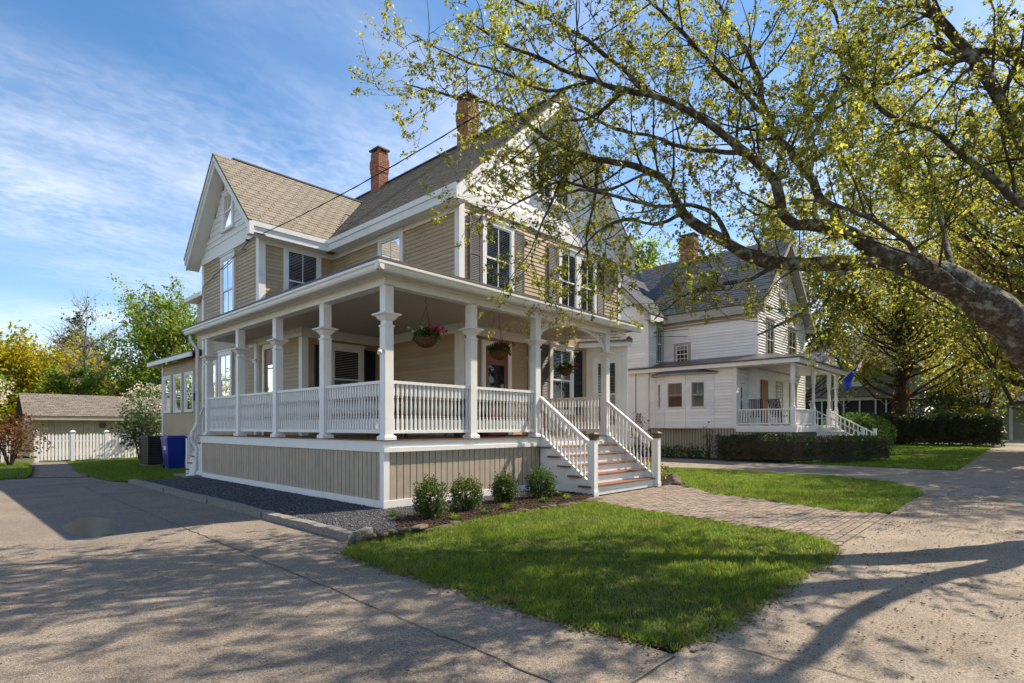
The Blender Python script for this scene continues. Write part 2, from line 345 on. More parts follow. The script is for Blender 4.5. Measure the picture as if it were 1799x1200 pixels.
# ================================================================== SETTING
def sheet(name, pts, z, m, label=None):
    return struct(name, MB().slab([(x, y, z) for x, y in pts], .05), m, label=label)
struct('ground', MB().poly([(-900, -900, -.045), (900, -900, -.045), (900, 900, -.045), (-900, 900, -.045)]), 'ground', label='wide ground reaching to the horizon')
DRIVE = [(-7.2, -6.12), (-2.07, -6.12), (-2.05, -2.25), (-1.66, -1.72), (-1.66, 8.45), (-1.88, 9.3), (-1.95, 10.9), (-3.1, 11.7), (-7.2, 12.0)]
sheet('driveway', DRIVE, 0.0, 'asphalt', 'worn grey asphalt driveway beside the tan house')
sheet('sidewalk', [(-60, -8.0), (95, -8.0), (95, -6.1), (-60, -6.1)], .004, 'concrete', 'pale gritty sidewalk along the lawns')
sheet('verge', [(-60, -10.2), (95, -10.2), (95, -8.0), (-60, -8.0)], -.004, 'soil')
sheet('street', [(-80, -19), (120, -19), (120, -10.4), (-80, -10.4)], -.02, 'street')
struct('street_kerb', MB().box(-80, 120, -10.4, -10.2, -.05, .02), 'granite')
LAWN1 = [(-2.05, -2.3), (-2.06, -5.75), (-1.95, -6.05), (-1.6, -6.12), (1.7, -6.1), (2.1, -5.98), (2.38, -5.7), (2.7, -4.3), (2.93, -2.7), (3.25, -1.95), (2.9, -1.72), (1.0, -1.72), (-.8, -1.85), (-1.55, -1.95)]
LAWN2 = [(6.85, -1.85), (5.86, -3.0), (5.2, -4.8), (4.98, -5.5), (5.15, -5.95), (5.6, -6.1), (8.4, -6.14), (9.6, -6.0), (11.2, -5.2), (12.0, -4.0), (12.1, .9), (11.0, .7), (8.6, -.6)]
LAWN3 = [(16.9, -6.12), (27.6, -6.1), (28.0, -5.9), (28.0, .6), (24.6, -2.4), (19.5, -2.9), (17.2, -.9), (17.0, -3.5)]
LAWN4 = [(29.3, -6.1), (47.5, -6.1), (47.5, 4.5), (29.3, 4.5)]
BACKL = [(-1.86, 9.3), (-1.5, 8.65), (-.3, 8.75), (.2, 9.9), (1.1, 10.2), (1.2, 18), (1.2, 20.2), (-1.2, 19.8), (-1.55, 16), (-1.8, 14.3), (-1.95, 11)]
LEFTL = [(-7.2, 12.05), (-3.2, 11.95), (-2.9, 13.5), (-2.55, 16.5), (-2.4, 20), (-7.2, 20)]
def jag(poly, amp, step=.11):
    out = []
    for i in range(len(poly)):
        a = np.array(poly[i], float); b = np.array(poly[(i+1) % len(poly)], float); n = max(1, int(np.linalg.norm(b-a)/step)); nr = np.array([-(b-a)[1], (b-a)[0]])/max(1e-6, np.linalg.norm(b-a))
        for k in range(n): out.append(tuple(a+(b-a)*k/n+nr*RNG.normal()*amp))
    return out
LAWN1 = jag(LAWN1, .022); LAWN2 = jag(LAWN2, .028)
for nm, pl, lb in (('lawn', LAWN1, 'front lawn between the driveway and the brick path'), ('lawn', LAWN2, 'lawn between the brick path and the neighbouring driveway'), ('lawn', LAWN3, 'lawn in front of the white house'), ('lawn', LAWN4, 'lawn in front of the long clipped hedge'), ('lawn', BACKL, 'back lawn beside the air conditioner and blue bin'), ('lawn', LEFTL, 'small lawn under the bronze shrub at the far end of the driveway')):
    sheet(nm, pl, .006, 'lawn', lb)
grass('grass', LAWN1, 5600, .043, 'grass', 'sunlit green grass of the front lawn in dappled shade', w=.0045)
grass('grass', LAWN2, 2300, .055, 'grass', 'green grass strip between brick path and far driveway', w=.0065)
def tufts(name, C, per, h, m, label, w):   # blades straggling past the lawn's edge
    P = np.repeat(C, per, 0)+RNG.normal(size=(len(C)*per, 2))*.028; n = len(P); hh = h*RNG.uniform(.5, 1.3, n); a = RNG.uniform(0, 6.283, n); ln = RNG.normal(size=(n, 2))*.6
    B = np.stack([P[:, 0], P[:, 1], np.zeros(n)], 1); d = np.stack([np.cos(a)*w, np.sin(a)*w, 0*a], 1); V = np.stack([B-d, B+d, B+np.stack([ln[:, 0]*hh, ln[:, 1]*hh, hh], 1)], 1)
    return tag(link(name, npmesh(name, V.reshape(-1, 3), np.arange(3*n).reshape(-1, 3), m)), label, 'grass', kind='stuff')
grass('grass', LAWN3, 650, .06, 'grass_far', 'green grass in front of the white house hedge', w=.013)
grass('grass', LAWN4, 260, .07, 'grass_far', 'bright grass in front of the long dark hedge', w=.022)
grass('grass', BACKL, 900, .06, 'grass_far', 'green grass around the air conditioner and blue bin', w=.011)
grass('grass', LEFTL, 700, .06, 'grass_far', 'green grass beneath the bronze shrub near the picket fence', w=.011)
def ragged(poly, dens, wid):   # weeds and thin tufts along a lawn's edge
    out = []
    for i in range(len(poly)):
        a = np.array(poly[i]); b = np.array(poly[(i+1) % len(poly)]); n = int(np.linalg.norm(b-a)*dens)
        t = RNG.uniform(size=(n, 1)); out.append(a+(b-a)*t+RNG.normal(size=(n, 2))*wid)
    return np.concatenate(out)
# dead leaves and maple litter on paving and lawn edges
E1 = ragged(LAWN1, 130, .06); E2 = ragged(LAWN2, 90, .08)
S1 = scatter([(-2.5, -7.65), (11, -7.65), (11, -6.15), (-2.5, -6.15)], 60)
CL = scatter([(-2.2, -7.6), (9, -7.6), (9, -6.15), (-2.2, -6.15)], 5); S1 = np.concatenate([S1, np.repeat(CL, 14, 0)+RNG.normal(size=(len(CL)*14, 2))*.09])
EX = ragged(LAWN1, 34, .05); EX = EX[EX[:, 0] < 2.5]
S2 = scatter([(2.4, -6.3), (5.4, -6.3), (6.6, -1.7), (3, -1.7)], 130); S3 = scatter([(3, -7.4), (12, -7.4), (12, -6.2), (3, -6.2)], 70)
S4 = scatter(DRIVE, 9); S5 = scatter(LAWN1, 25)
tufts('edge_grass', EX, 26, .05, 'grass', 'ragged grass tufts along the edge of the front lawn', .004)
WD = scatter(LAWN1, 5); tufts('weeds', WD, 22, .085, 'leaf_lime', 'pale clover and weed tufts scattered in the front lawn', .006)
DE = ragged(LAWN1, 260, .07)
bits('dead_grass', DE, .012, 'straw', 'dry brown thatch along the edge of the front lawn', 'thatch', z=.006, hgt=.3)
bits('leaf_litter', np.concatenate([E1, E2, S1, S2, S3, S4, S5]), .009, 'litter', 'brown maple flower litter strewn over the paving and lawn edges', 'litter', z=.012, hgt=.35)
def ribbon(name, pts, w, z, m, jit=.02, step=.12):
    p = smoothline([(x, y, 0) for x, y in pts], step)[:, :2]; n = len(p); p = p+RNG.normal(size=(n, 2))*jit
    t = unit(np.gradient(p, axis=0)); nr = np.stack([-t[:, 1], t[:, 0]], 1); ww = (w*RNG.uniform(.4, 1.5, n))[:, None]
    mb = MB(); vs = [(*(p[i]+nr[i]*ww[i]), z) for i in range(n)]+[(*(p[i]-nr[i]*ww[i]), z) for i in range(n)]
    mb.add(vs, [(i, i+1, n+i+1, n+i) for i in range(n-1)]); return struct(name, mb, m)
ribbon('pavement_crack', [(-2.5, 10.6), (-2.58, 8), (-2.68, 2), (-2.78, -3), (-2.86, -6.1)], .0055, .0045, 'crack', .008)
ribbon('pavement_crack', [(-4.95, 1.0), (-4.85, -.8), (-4.5, -1.2)], .005, .0045, 'crack', .02)
ribbon('pavement_crack', [(-5.9, -2.2), (-5.3, -2.6), (-5.15, -3.3), (-4.8, -4.2), (-4.65, -5.4), (-4.5, -6.0)], .007, .0045, 'crack', .03)
ribbon('pavement_crack', [(-5.6, -3.1), (-5.45, -4.0), (-5.2, -4.4)], .005, .0045, 'crack', .03)
ribbon('pavement_crack', [(-6.3, -.6), (-5.2, -.62), (-4.0, -.45), (-2.8, -.55), (-1.8, -.9)], .004, .0045, 'crack', .015)
ribbon('pavement_joint', [(-9, -6.11), (-4, -6.10), (-2.1, -6.12)], .006, .009, 'crack', .008, .2)
for x in (-1.75, 1.35, 4.4, 7.4, 10.4):
    ribbon('pavement_joint', [(x, -6.1), (x+.05, -7.0), (x+.02, -8.0)], .004, .009, 'crack', .008)
pud = MB(); pts = []
for i in range(40):
    a = 2*math.pi*i/40; r = 1+.13*math.sin(2*a+.6)+.06*math.sin(5*a)
    pts.append((-3.53+.30*r*math.cos(a), 1.75+.98*r*math.sin(a)+.12*math.cos(a), .005))
cx_, cy_ = -3.53, 1.75
struct('wet_patch', MB().poly([(cx_+(x-cx_)*1.22, cy_+(y-cy_)*1.1, .0035) for x, y, z in pts]), 'wet', label='dark damp asphalt around the puddle')
struct('puddle', pud.poly(pts), 'puddle', label='small rain puddle on the shaded driveway')
# gravel strip along the porch with granite kerb
GRAV = [(-1.52, 8.35), (-1.52, -1.62), (-.95, -1.7), (-.3, -.75), (4.0, -.75), (4.0, -.02), (.02, -.02), (.02, 8.4)]
sheet('gravel_strip', GRAV, .03, 'pebble_base', 'dark gravel strip along the porch skirt')
NEARG = [p for p in GRAV]
bits('gravel', scatter(GRAV, 1500), .014, 'pebble', 'dark crushed stone gravel between the granite kerb and porch', 'gravel', z=.032)
kb = thing('granite_kerb', 'row of rough granite kerb blocks edging the gravel beside the driveway', 'kerb', (-1.6, 3, 0))
ys = [-1.72, -.15, .75, 3.05, 5.6, 8.4]
for a, b in zip(ys[:-1], ys[1:]):
    mb = MB(); n = 6
    for i in range(n):
        y0 = a+.008+(b-a-.016)*i/n; y1 = a+.008+(b-a-.016)*(i+1)/n
        if i == 0: j0 = random.uniform(-.012, .012)
        j1 = random.uniform(-.012, .012)
        mb.hexa([(-1.66+j0, y0, -.03), (-1.5, y0, -.03), (-1.5, y1, -.03), (-1.66+j1, y1, -.03), (-1.65+j0, y0, .095+j0), (-1.51, y0, .095+j0), (-1.51, y1, .095+j1), (-1.65+j1, y1, .095+j1)]); j0 = j1
    part('kerb_block', mb, 'granite', kb)
mb = MB(); mb.hexa([(-1.55, -1.8, 0), (-1.25, -1.62, 0), (-1.28, -1.5, 0), (-1.58, -1.68, 0), (-1.55, -1.8, .1), (-1.25, -1.62, .1), (-1.28, -1.5, .1), (-1.58, -1.68, .1)]); part('kerb_block', mb, 'granite', kb)
mb = MB().box(-.35, .0, 8.45, 9.6, -.02, .07); struct('paving_slab', mb, 'granite')
# mulch bed with stone edging
BED = [(-1.5, -1.78), (-.95, -1.72), (-.3, -.78), (3.9, -.78), (3.9, -1.4), (3.1, -1.78), (1.0, -1.75), (-.8, -1.88)]
sheet('mulch_bed', BED, .035, 'mulch', 'dark mulch bed in front of the porch')
bits('mulch', scatter(BED, 900), .02, 'mulch_bits', 'shredded bark mulch in the bed before the porch', 'mulch', z=.04, hgt=.4)
BED2 = [(6.7, -1.55), (7.2, -1.75), (8.6, -.7), (11.0, .65), (12.0, 1.1), (11.6, 1.9), (6.8, 1.8)]
sheet('mulch_bed', BED2, .035, 'mulch', 'mulch bed right of the porch steps')
bits('mulch', scatter(BED2, 260), .025, 'mulch_bits', 'bark mulch in the bed right of the porch steps', 'mulch', z=.04, hgt=.4)
def rock(c, sx, sy, sz, rz=0):
    mb = MB(); k = 9; lay = [(.75, 0), (1, .35), (.95, .75), (.7, 1)]; vs = []
    ph = [random.uniform(.78, 1.15) for _ in range(k)]
    for r, h in lay:
        for j in range(k):
            a = 2*math.pi*j/k; x = math.cos(a)*r*ph[j]*sx; y = math.sin(a)*r*ph[j]*sy
            vs.append((c[0]+x*math.cos(rz)-y*math.sin(rz), c[1]+x*math.sin(rz)+y*math.cos(rz), c[2]+h*sz*random.uniform(.9, 1.1)))
    fs = [(i*k+j, i*k+(j+1) % k, (i+1)*k+(j+1) % k, (i+1)*k+j) for i in range(3) for j in range(k)]+[tuple(range(3*k, 4*k))]
    return mb.add(vs, fs)
se = thing('stone_edging', 'low fieldstone edging between the mulch bed and the front lawn', 'edging', (0, -1.75, 0))
xs = -1.62; i = 0
while xs < 3.6:
    w = random.uniform(.12, .33); y = -1.78+.07*math.sin(xs*1.7)+random.uniform(-.03, .03)-(.12*max(0, -xs-.9))
    part('stone', rock((xs+w/2, y, .0), w/2+.02, random.uniform(.07, .11), random.uniform(.025, .055), random.uniform(-.3, .3)), 'stone', se)
    if xs < -.9: part('stone', rock((xs+w/2+.05, y-.05, .05), w/2, .08, .05, random.uniform(-.3, .3)), 'stone', se)
    xs += w+.01
se2 = thing('stone_edging', 'short stone edging of the bed right of the porch steps', 'edging', (7.6, -1.4, 0))
for k in range(8): part('stone', rock((6.95+k*.3, -1.72+k*.17, 0), .17, .11, .08, .5), 'stone', se2)
# brick walk to the porch steps
PATH = [(3.3, -1.55), (6.75, -1.55), (6.8, -1.85), (5.86, -3.0), (5.2, -4.8), (4.98, -5.5), (5.1, -6.1), (1.9, -6.1), (2.38, -5.7), (2.7, -4.3), (2.93, -2.7), (3.2, -1.95)]
bp = struct('brick_path', MB().slab([(x, y, .006) for x, y in PATH], .05), 'soil', label='brick walk from the sidewalk to the porch steps')
bm = MB(); bm.hexa([(-.098, -.048, -.03), (.098, -.048, -.03), (.098, .048, -.03), (-.098, .048, -.03), (-.094, -.044, .012), (.094, -.044, .012), (.094, .044, .012), (-.094, .044, .012)])
bme = bm.mesh('brick', 'paver'); cells = []
r = 0; y = -6.05
while y < -1.55:
    x = 1.9+(.1 if r % 2 else 0)
    while x < 6.9: cells.append((x, y)); x += .203
    y += .103; r += 1
cells = np.array(cells); cells = cells[pip(PATH, cells)]
dist = np.hypot(cells[:, 0]+5.167, cells[:, 1]+7.648); o_ = np.argsort(dist)
for i in o_[:290]:
    link('brick', bme, bp, (cells[i][0], cells[i][1], .008+random.uniform(-.003, .004)), (random.uniform(-.012, .012), random.uniform(-.012, .012), random.uniform(-.02, .02)))
mb = MB()
for i in o_[290:]:
    x, y = cells[i]; z = .008+random.uniform(-.003, .004); mb.box(x-.096, x+.096, y-.046, y+.046, z-.03, z+.011)
part('bricks', mb, 'paver_isl', bp, stuff=True)
# curved brick path at the far end of the driveway
bp2 = struct('brick_path', MB().slab([(x, y, .004) for x, y in [(-3.1, 11.75), (-1.97, 11.0), (-1.82, 14.3), (-1.55, 16), (-1.2, 19.8), (-2.3, 19.9), (-2.5, 16.5), (-2.85, 13.5)]], .05), 'soil', label='curved brick path leading to the picket fence')
mb = MB(); P2 = [(-3.0, 11.8), (-2.0, 11.1), (-1.85, 14.3), (-1.6, 16), (-1.25, 19.7), (-2.25, 19.8), (-2.45, 16.5), (-2.8, 13.5)]
r = 0; y = 11.1
while y < 19.8:
    x = -3.1+(.1 if r % 2 else 0)
    while x < -1.2:
        if pip(P2, np.array([[x, y]]))[0]: mb.box(x-.095, x+.095, y-.046, y+.046, -.02, .016)
        x += .203
    y += .103; r += 1
part('bricks', mb, 'paver_isl', bp2, stuff=True)
sheet('neighbor_driveway', [(8.9, -6.12), (16.9, -6.12), (17.0, -3.5), (17.2, 0), (17.6, 30), (12.2, 30), (12.1, .9), (12.0, -4.0), (11.2, -5.2), (9.6, -6.0)], 0.0, 'concrete', 'pale driveway between the two houses')
sheet('neighbor_walk', [(28.05, -6.1), (29.25, -6.1), (29.25, -1.5), (23, -2.6), (28.0, -3.4)], .002, 'concrete', 'narrow concrete walk across the far lawn')

# ================================================================== BUILDING KIT
def clap_geo(mb, F, s0, s1, z, h, t=.018): # one lapped board, thick at the butt
    return mb.hexa([F(s0, 0, z), F(s1, 0, z), F(s1, t, z), F(s0, t, z), F(s0, 0, z+h+.006), F(s1, 0, z+h+.006), F(s1, t*.15, z+h+.006), F(s0, t*.15, z+h+.006)])
def clapwall(wall, F, s0, s1, z0, z1, openings=(), h=.103, m='tan', joined=False, top=None):
    big = MB(); z = z0; tt = .05 if 'white' in m else .018
    while z < z1-.02:
        hh = min(h, z1-z); segs = [(s0, s1)]
        if top:
            a, b = top(z+hh*.5); segs = [(max(s0, a), min(s1, b))]
        for (a, b, c, d) in openings:
            if z+hh*.5 > c and z+hh*.5 < d:
                new = []
                for (p, q) in segs:
                    if b <= p or a >= q: new.append((p, q)); continue
                    if a > p: new.append((p, a))
                    if b < q: new.append((b, q))
                segs = new
        for p, q in segs:
            if q-p < .03: continue
            if q-p > 3.2 and not joined:
                c_ = p+(q-p)*random.uniform(.3, .7)
                part('clapboard', clap_geo(MB(), F, p, c_-.002, z, hh, tt), m, wall); p = c_+.002
            if joined: clap_geo(big, F, p, q, z, hh, tt)
            else: part('clapboard', clap_geo(MB(), F, p, q, z, hh, tt), m, wall)
        z += h
    if joined: part('clapboards', big, m, wall, stuff=True)
def window(F, s0, s1, z0, z1, house, trim='white', cw=.11, muntin=1, lower_m=1, blinds=True, blind_to=0.0, label=None, sash='white', hmunt=0, cap=True):
    mb = MB()
    mb.fb(F, s0, s0+cw, z0, z1, 0, .062); mb.fb(F, s1-cw, s1, z0, z1, 0, .062)
    mb.fb(F, s0+cw, s1-cw, z1-cw, z1, 0, .064); mb.fb(F, s0+cw, s1-cw, z0, z0+cw*.6, 0, .064)
    if cap: mb.fb(F, s0-.03, s1+.03, z1, z1+.035, 0, .09); mb.fb(F, s0-.03, s1+.03, z0-.03, z0, 0, .095)
    w = part('window', mb, trim, house, label=label)
    a, b, c, d = s0+cw, s1-cw, z0+cw*.6, z1-cw; mid = (c+d)/2
    part('dark_backing', MB().fb(F, a, b, c, d, .001, .004), 'dark', w)  # dark panel stands in for the unlit room behind the glass
    f = MB(); t = .042
    for (p, q, dd) in ((mid-.02, d, .036), (c, mid+.02, .024)):
        f.fb(F, a, a+t, p, q, dd-.008, dd+.012); f.fb(F, b-t, b, p, q, dd-.008, dd+.012)
        f.fb(F, a+t, b-t, q-t, q, dd-.008, dd+.011); f.fb(F, a+t, b-t, p, p+t, dd-.008, dd+.011)
        nm = muntin if dd > .03 else lower_m
        for k in range(nm):
            x = a+(b-a)*(k+1)/(nm+1); f.fb(F, x-.011, x+.011, p+t, q-t, dd-.004, dd+.008)
        if hmunt:
            for k in range(hmunt):
                y = p+(q-p)*(k+1)/(hmunt+1); f.fb(F, a+t, b-t, y-.009, y+.009, dd-.003, dd+.006)
    part('sash', f, sash, w)
    for (p, q, dd) in ((mid+.02, d-t, .034), (c+t, mid-.02, .022)):
        part('pane', MB().poly([F(a+t, dd, p), F(b-t, dd, p), F(b-t, dd, q), F(a+t, dd, q)]), 'glass', w)
    if blinds:
        m2 = MB(); z = d-.03; zb = c+(d-c)*blind_to
        while z > zb+.03:
            m2.hexa([F(a, .006, z), F(b, .006, z), F(b, .0065, z+.003), F(a, .0065, z+.003), F(a, .0175, z-.016), F(b, .0175, z-.016), F(b, .018, z-.013), F(a, .018, z-.013)]); z -= .044
        part('blind', m2, 'blind', w)
    return w
def shutter(F, s0, s1, z0, z1, house, m='shutter'):
    mb = MB(); t = .05
    mb.fb(F, s0, s0+t, z0, z1, .026, .055); mb.fb(F, s1-t, s1, z0, z1, .026, .055)
    zm = (z0+z1)/2
    for p, q in ((z0, z0+.09), (zm-.04, zm+.04), (z1-.07, z1)): mb.fb(F, s0+t, s1-t, p, q, .026, .054)
    mb.fb(F, s0+t, s1-t, z0+.02, z1-.02, .024, .03)
    o = part('shutter', mb, m, house); lv = MB()
    for p, q in ((z0+.09, zm-.04), (zm+.04, z1-.07)):
        z = p+.012
        while z < q-.03:
            lv.hexa([F(s0+t, .031, z+.026), F(s1-t, .031, z+.026), F(s1-t, .052, z), F(s0+t, .052, z), F(s0+t, .031, z+.033), F(s1-t, .031, z+.033), F(s1-t, .052, z+.007), F(s0+t, .052, z+.007)]); z += .042
    part('louvers', lv, m, o, stuff=True); return o
def tri_shingles(parent, F, sc, half, z0, zap, w, h, m='white', scale=False, cap=300, avoid=()):
    # shingles filling a gable triangle; each its own piece
    k = 5; pts = [(-w*.485, h*1.15), (w*.485, h*1.15), (w*.485, h*.42 if scale else 0)]
    if scale:
        for i in range(1, 6):
            a = math.pi*i/6; pts.append((w*.485*math.cos(a), h*.42-h*.42*math.sin(a)))
        pts.append((-w*.485, h*.42))
    else: pts.append((-w*.485, 0))
    O = F(0, 0, 0); vs = []
    for d0, d1 in ((.004, .004), (.026, .008)):
        for s, z in pts:
            d = d0+(d1-d0)*(z/h) if d0 != d1 else d0
            vs.append(F(s, d, z)-O)
    n = len(pts); me = MB().add(vs, [tuple(range(n, 2*n))]+[(i, (i+1) % n, (i+1) % n+n, i+n) for i in range(n)]).mesh('shingle', m)
    base = part('gable_backing', MB().add([F(sc-half, .002, z0), F(sc+half, .002, z0), F(sc, .002, zap)], [(0, 1, 2)]), m, parent)
    z = z0; r = 0; cnt = 0; rest = MB()
    while z < zap-h*.5:
        lim = half*(1-(z-z0+h*.6)/(zap-z0)); s = sc-half+(w*.5 if r % 2 else 0)
        while s < sc+half+w:
            if abs(s-sc) < lim+w*.2 and not any(a < s < b and c < z+h*.5 < d for a, b, c, d in avoid):
                cnt += 1
                if cnt <= cap: link('shingle', me, base, F(s, 0, z))
                else: rest.add([F(s, 0, z)+v for v in vs], [tuple(range(n, 2*n))]+[(i, (i+1) % n, (i+1) % n+n, i+n) for i in range(n)])
            s += w
        z += h; r += 1
    if rest.v: part('shingles', rest, m, base, stuff=True)
def roof_shingles(parent, O, e, u, nrm, inside, L, H, w, h, m, mi, cap=0, thick=.012):
    # tabs on a roof plane: O corner at the eave, e along the eave, u up the slope
    O, e, u, nrm = Vector(O), Vector(e).normalized(), Vector(u).normalized(), Vector(nrm).normalized()
    def tab(ww): return [O*0+e*x+u*y+nrm*z for x, y, z in ((0, 0, .0), (ww, 0, .0), (ww, h*1.1, .0), (0, h*1.1, .0), (0, 0, thick), (ww, 0, thick), (ww, h*1.1, .003), (0, h*1.1, .003))]
    v0 = tab(w-.012); me = MB().hexa(v0).mesh('shingle', m) if cap else None
    rest = MB(); cnt = 0; r = 0; y = 0
    while y < H:
        x = -w+(r % 3)*w/3
        while x < L+w:
            a, b = max(0, x), min(L, x+w)
            if b-a > .03 and inside((a+b)/2, y+h*.5):
                P = O+e*a+u*y+nrm*(.004+.002*((r*7+int(x/w)) % 3))
                if b-a > w-.001 and cnt < cap: link('shingle', me, parent, P); cnt += 1
                else: rest.hexa([P+v for v in tab(b-a-.012)])
            x += w
        y += h; r += 1
    if rest.v: part('shingles', rest, mi, parent, stuff=True)
def chimney(parent, x0, x1, y0, y1, zb, zt):
    c = part('chimney', MB().box(x0+.012, x1-.012, y0+.012, y1-.012, zb, zt), 'mortar', parent)
    mb = MB(); z = zt-.02; r = 0; H = .075
    z = zb+.02
    while z < zt-.02:
        top = zt-z; o = .03 if .30 < top < .62 else (.016 if .62 <= top < .75 or .22 < top <= .30 else 0)
        for (a, b, fn) in ((y0-o, y1+o, 'x0'), (y0-o, y1+o, 'x1'), (x0-o, x1+o, 'y0'), (x0-o, x1+o, 'y1')):
            s = a+(.0 if r % 2 else -.1)
            while s < b-.02:
                p, q = max(a, s), min(b, s+.2)
                if q-p > .03:
                    p += .006; q -= .006
                    if fn == 'x0': mb.box(x0-o, x0+.03, p, q, z, z+H-.012)
                    if fn == 'x1': mb.box(x1-.03, x1+o, p, q, z, z+H-.012)
                    if fn == 'y0': mb.box(p, q, y0-o-.001, y0+.03, z, z+H-.012)
                    if fn == 'y1': mb.box(p, q, y1-.03, y1+o+.001, z, z+H-.012)
                s += .206
        z += H; r += 1
    part('bricks', mb, 'brick', c, stuff=True)
    k = MB()
    for px in (x0+.02, x1-.1):
        for py in (y0+.02, y1-.1): k.box(px, px+.08, py, py+.08, zt-.01, zt+.13)
    part('cap_pier', k, 'brick', c)
    part('cap', MB().box(x0-.05, x1+.05, y0-.05, y1+.05, zt+.13, zt+.18), 'lead', c)
    part('flashing', MB().box(x0-.02, x1+.02, y0-.02, y1+.02, zb, zb+.24), 'lead', c); return c
def baluster_mesh(H, m='white'):
    mb = MB(); q = .02; mb.lathe([(q, 0), (q, H*.24)], 4, sq=True)
    pr = [(.016, .24), (.022, .26), (.012, .275), (.021, .30), (.012, .32), (.015, .36), (.0205, .50), (.017, .60), (.012, .675), (.020, .69), (.012, .705), (.022, .72), (.016, .735)]
    mb.lathe([(r, t*H) for r, t in pr], 8); mb.lathe([(q, H*.735), (q, H)], 4, sq=True); return mb.mesh('baluster', m)
BAL = baluster_mesh(.80)
def railing(house, a, b, zt, zb, n, sloped=False, bal=BAL, m='white', Hb=.80):
    # a, b : ground points of the run (x, y) with deck height zt-.. for each end given in a[2], b[2]
    a = Vector(a); b = Vector(b); d = (b-a)
    o = part('railing', MB().bar(a+Vector((0, 0, zt)), b+Vector((0, 0, zt)), .085, .05), m, house)
    part('bottom_rail', MB().bar(a+Vector((0, 0, zb)), b+Vector((0, 0, zb)), .06, .055), m, o)
    for i in range(n):
        p = a+d*((i+.5)/n); link('baluster', bal, o, p+Vector((0, 0, zb+.02))).scale = (1, 1, (zt-zb-.03)/Hb)
    return o
def postmesh(z0, z1, zc, w=.16, m='white'):
    h = w/2; mb = MB()
    mb.lathe([(h+.035, z0), (h+.035, z0+.05), (h+.012, z0+.075), (h, z0+.08), (h, zc-.20), (h+.012, zc-.19), (h+.012, zc-.165), (h-.012, zc-.15), (h-.012, zc-.10), (h+.02, zc-.07), (h+.045, zc-.03), (h+.055, zc-.02), (h+.095, zc), (h+.095, zc+.02), (h+.05, zc+.035), (h, zc+.04), (h, z1)], 4, sq=True); return mb

# ================================================================== THE TAN HOUSE
H = thing('house', 'tan clapboard two-storey house with wraparound white porch and two brick chimneys', 'house', (0, 0, 0))
XA, YF, XR, XW, YW, YV, YE = 3.4, 1.97, 10.3, 1.2, 7.68, 5.2, 12.04
RX = 6.85; EZ0, EZ1 = 6.50, 6.83; ZD = 1.15; SL = .953
FL, FF, FWL, FWF, FVF = FX(XA), FY(YF), FX(XW), FY(YW), FY(YV)
# --- solid wall cores
w_main = part('wall', MB().box(XA+.002, XR-.002, YF+.002, 13.0, 0, 6.72), 'tan', H)
w_wing = part('wall', MB().box(XW+.002, XA+1, YW+.002, YE, 0, 6.72), 'tan', H)
w_vest = part('wall', MB().box(XW+.002, XA+.5, YV+.002, YW+.5, 0, 3.9), 'tan', H)
w_rear = part('wall', MB().box(XW+.002, 5, YE-.3, 16.4, 0, 3.72), 'tan', H)
# openings (s0, s1, z0, z1) per wall
of2 = [(3.66, 5.64, 4.6, 6.46), (6.6, 9.38, 4.6, 6.46)]
clapwall(w_main, FL, YF+.11, YW-.06, 4.15, 6.7, [(4.08, 5.25, 4.6, 6.50)])
clapwall(w_main, FF, XA+.12, XR-.12, 4.15, 6.66, of2)
clapwall(w_wing, FWL, YW+.16, YE-.13, 4.1, 6.7, [(9.30, 10.40, 4.3, 6.55)])
clapwall(w_wing, FWF, XW+.13, XA-.02, 4.1, 6.7, [(1.84, 2.99, 4.4, 6.52)])
clapwall(w_main, FL, YF+.11, YV-.02, ZD+.02, 3.56)
clapwall(w_main, FF, XA+.13, 8.45, ZD+.02, 3.56, [(4.05, 5.14, ZD, 3.5), (6.3, 8.22, 1.5, 3.7), (5.74, 6.0, ZD, 3.6)], joined=True)
clapwall(w_vest, FWL, YV+.14, YW-.02, ZD+.02, 3.56, [(6.28, 7.42, ZD, 3.58)], joined=True)
clapwall(w_vest, FVF, XW+.13, XA-.02, ZD+.02, 3.56, [(1.50, 3.22, 1.9, 3.50)], joined=True)
clapwall(w_wing, FWL, YW+.12, YE-.02, ZD-.9, 4.0, [(9.46, 10.58, 1.9, 3.70), (10.66, 11.25, 2.0, 3.5)], joined=True)
clapwall(w_rear, FWL, YE+.02, 16.28, .2, 3.72, [(12.84, 13.76, 1.85, 3.28), (14.02, 14.94, 1.85, 3.28), (15.23, 16.15, 1.85, 3.28)], joined=True)
clapwall(w_main, Fr((XR, 0, 0), (0, 1, 0), (1, 0, 0)), YF+.1, 13, .3, 6.7, joined=True)
# --- corner boards, friezes and bands
def trim(name, mb, m='white'): return part(name, mb, m, H)
def corner(x, y, z0, z1, w=.13):
    trim('corner_board', MB().box(x-.035, x+w, y-.035, y-.0, z0, z1).box(x-.035, x, y, y+w, z0, z1))
corner(XA, YF, ZD, 6.6); corner(XW, YW, ZD, 6.6, .15); corner(XW, YV, ZD, 3.56, .13)
trim('corner_board', MB().fb(FWL, YE-.13, YE+.03, .2, 6.6, 0, .035))
trim('corner_board', MB().fb(FF, XR-.12, XR+.03, .3, 6.6, 0, .035))
trim('corner_board', MB().fb(FWL, 16.28, 16.43, .1, 3.72, 0, .035))
trim('corner_board', MB().fb(FL, YW-.06, YW, 4.1, 6.6, 0, .03), 'tan')
trim('frieze', MB().fb(FF, XA-.03, XR+.03, 6.64, 6.9, 0, .05))
trim('frieze', MB().fb(FWL, YW-.03, YE+.03, 6.62, 6.86, 0, .05))
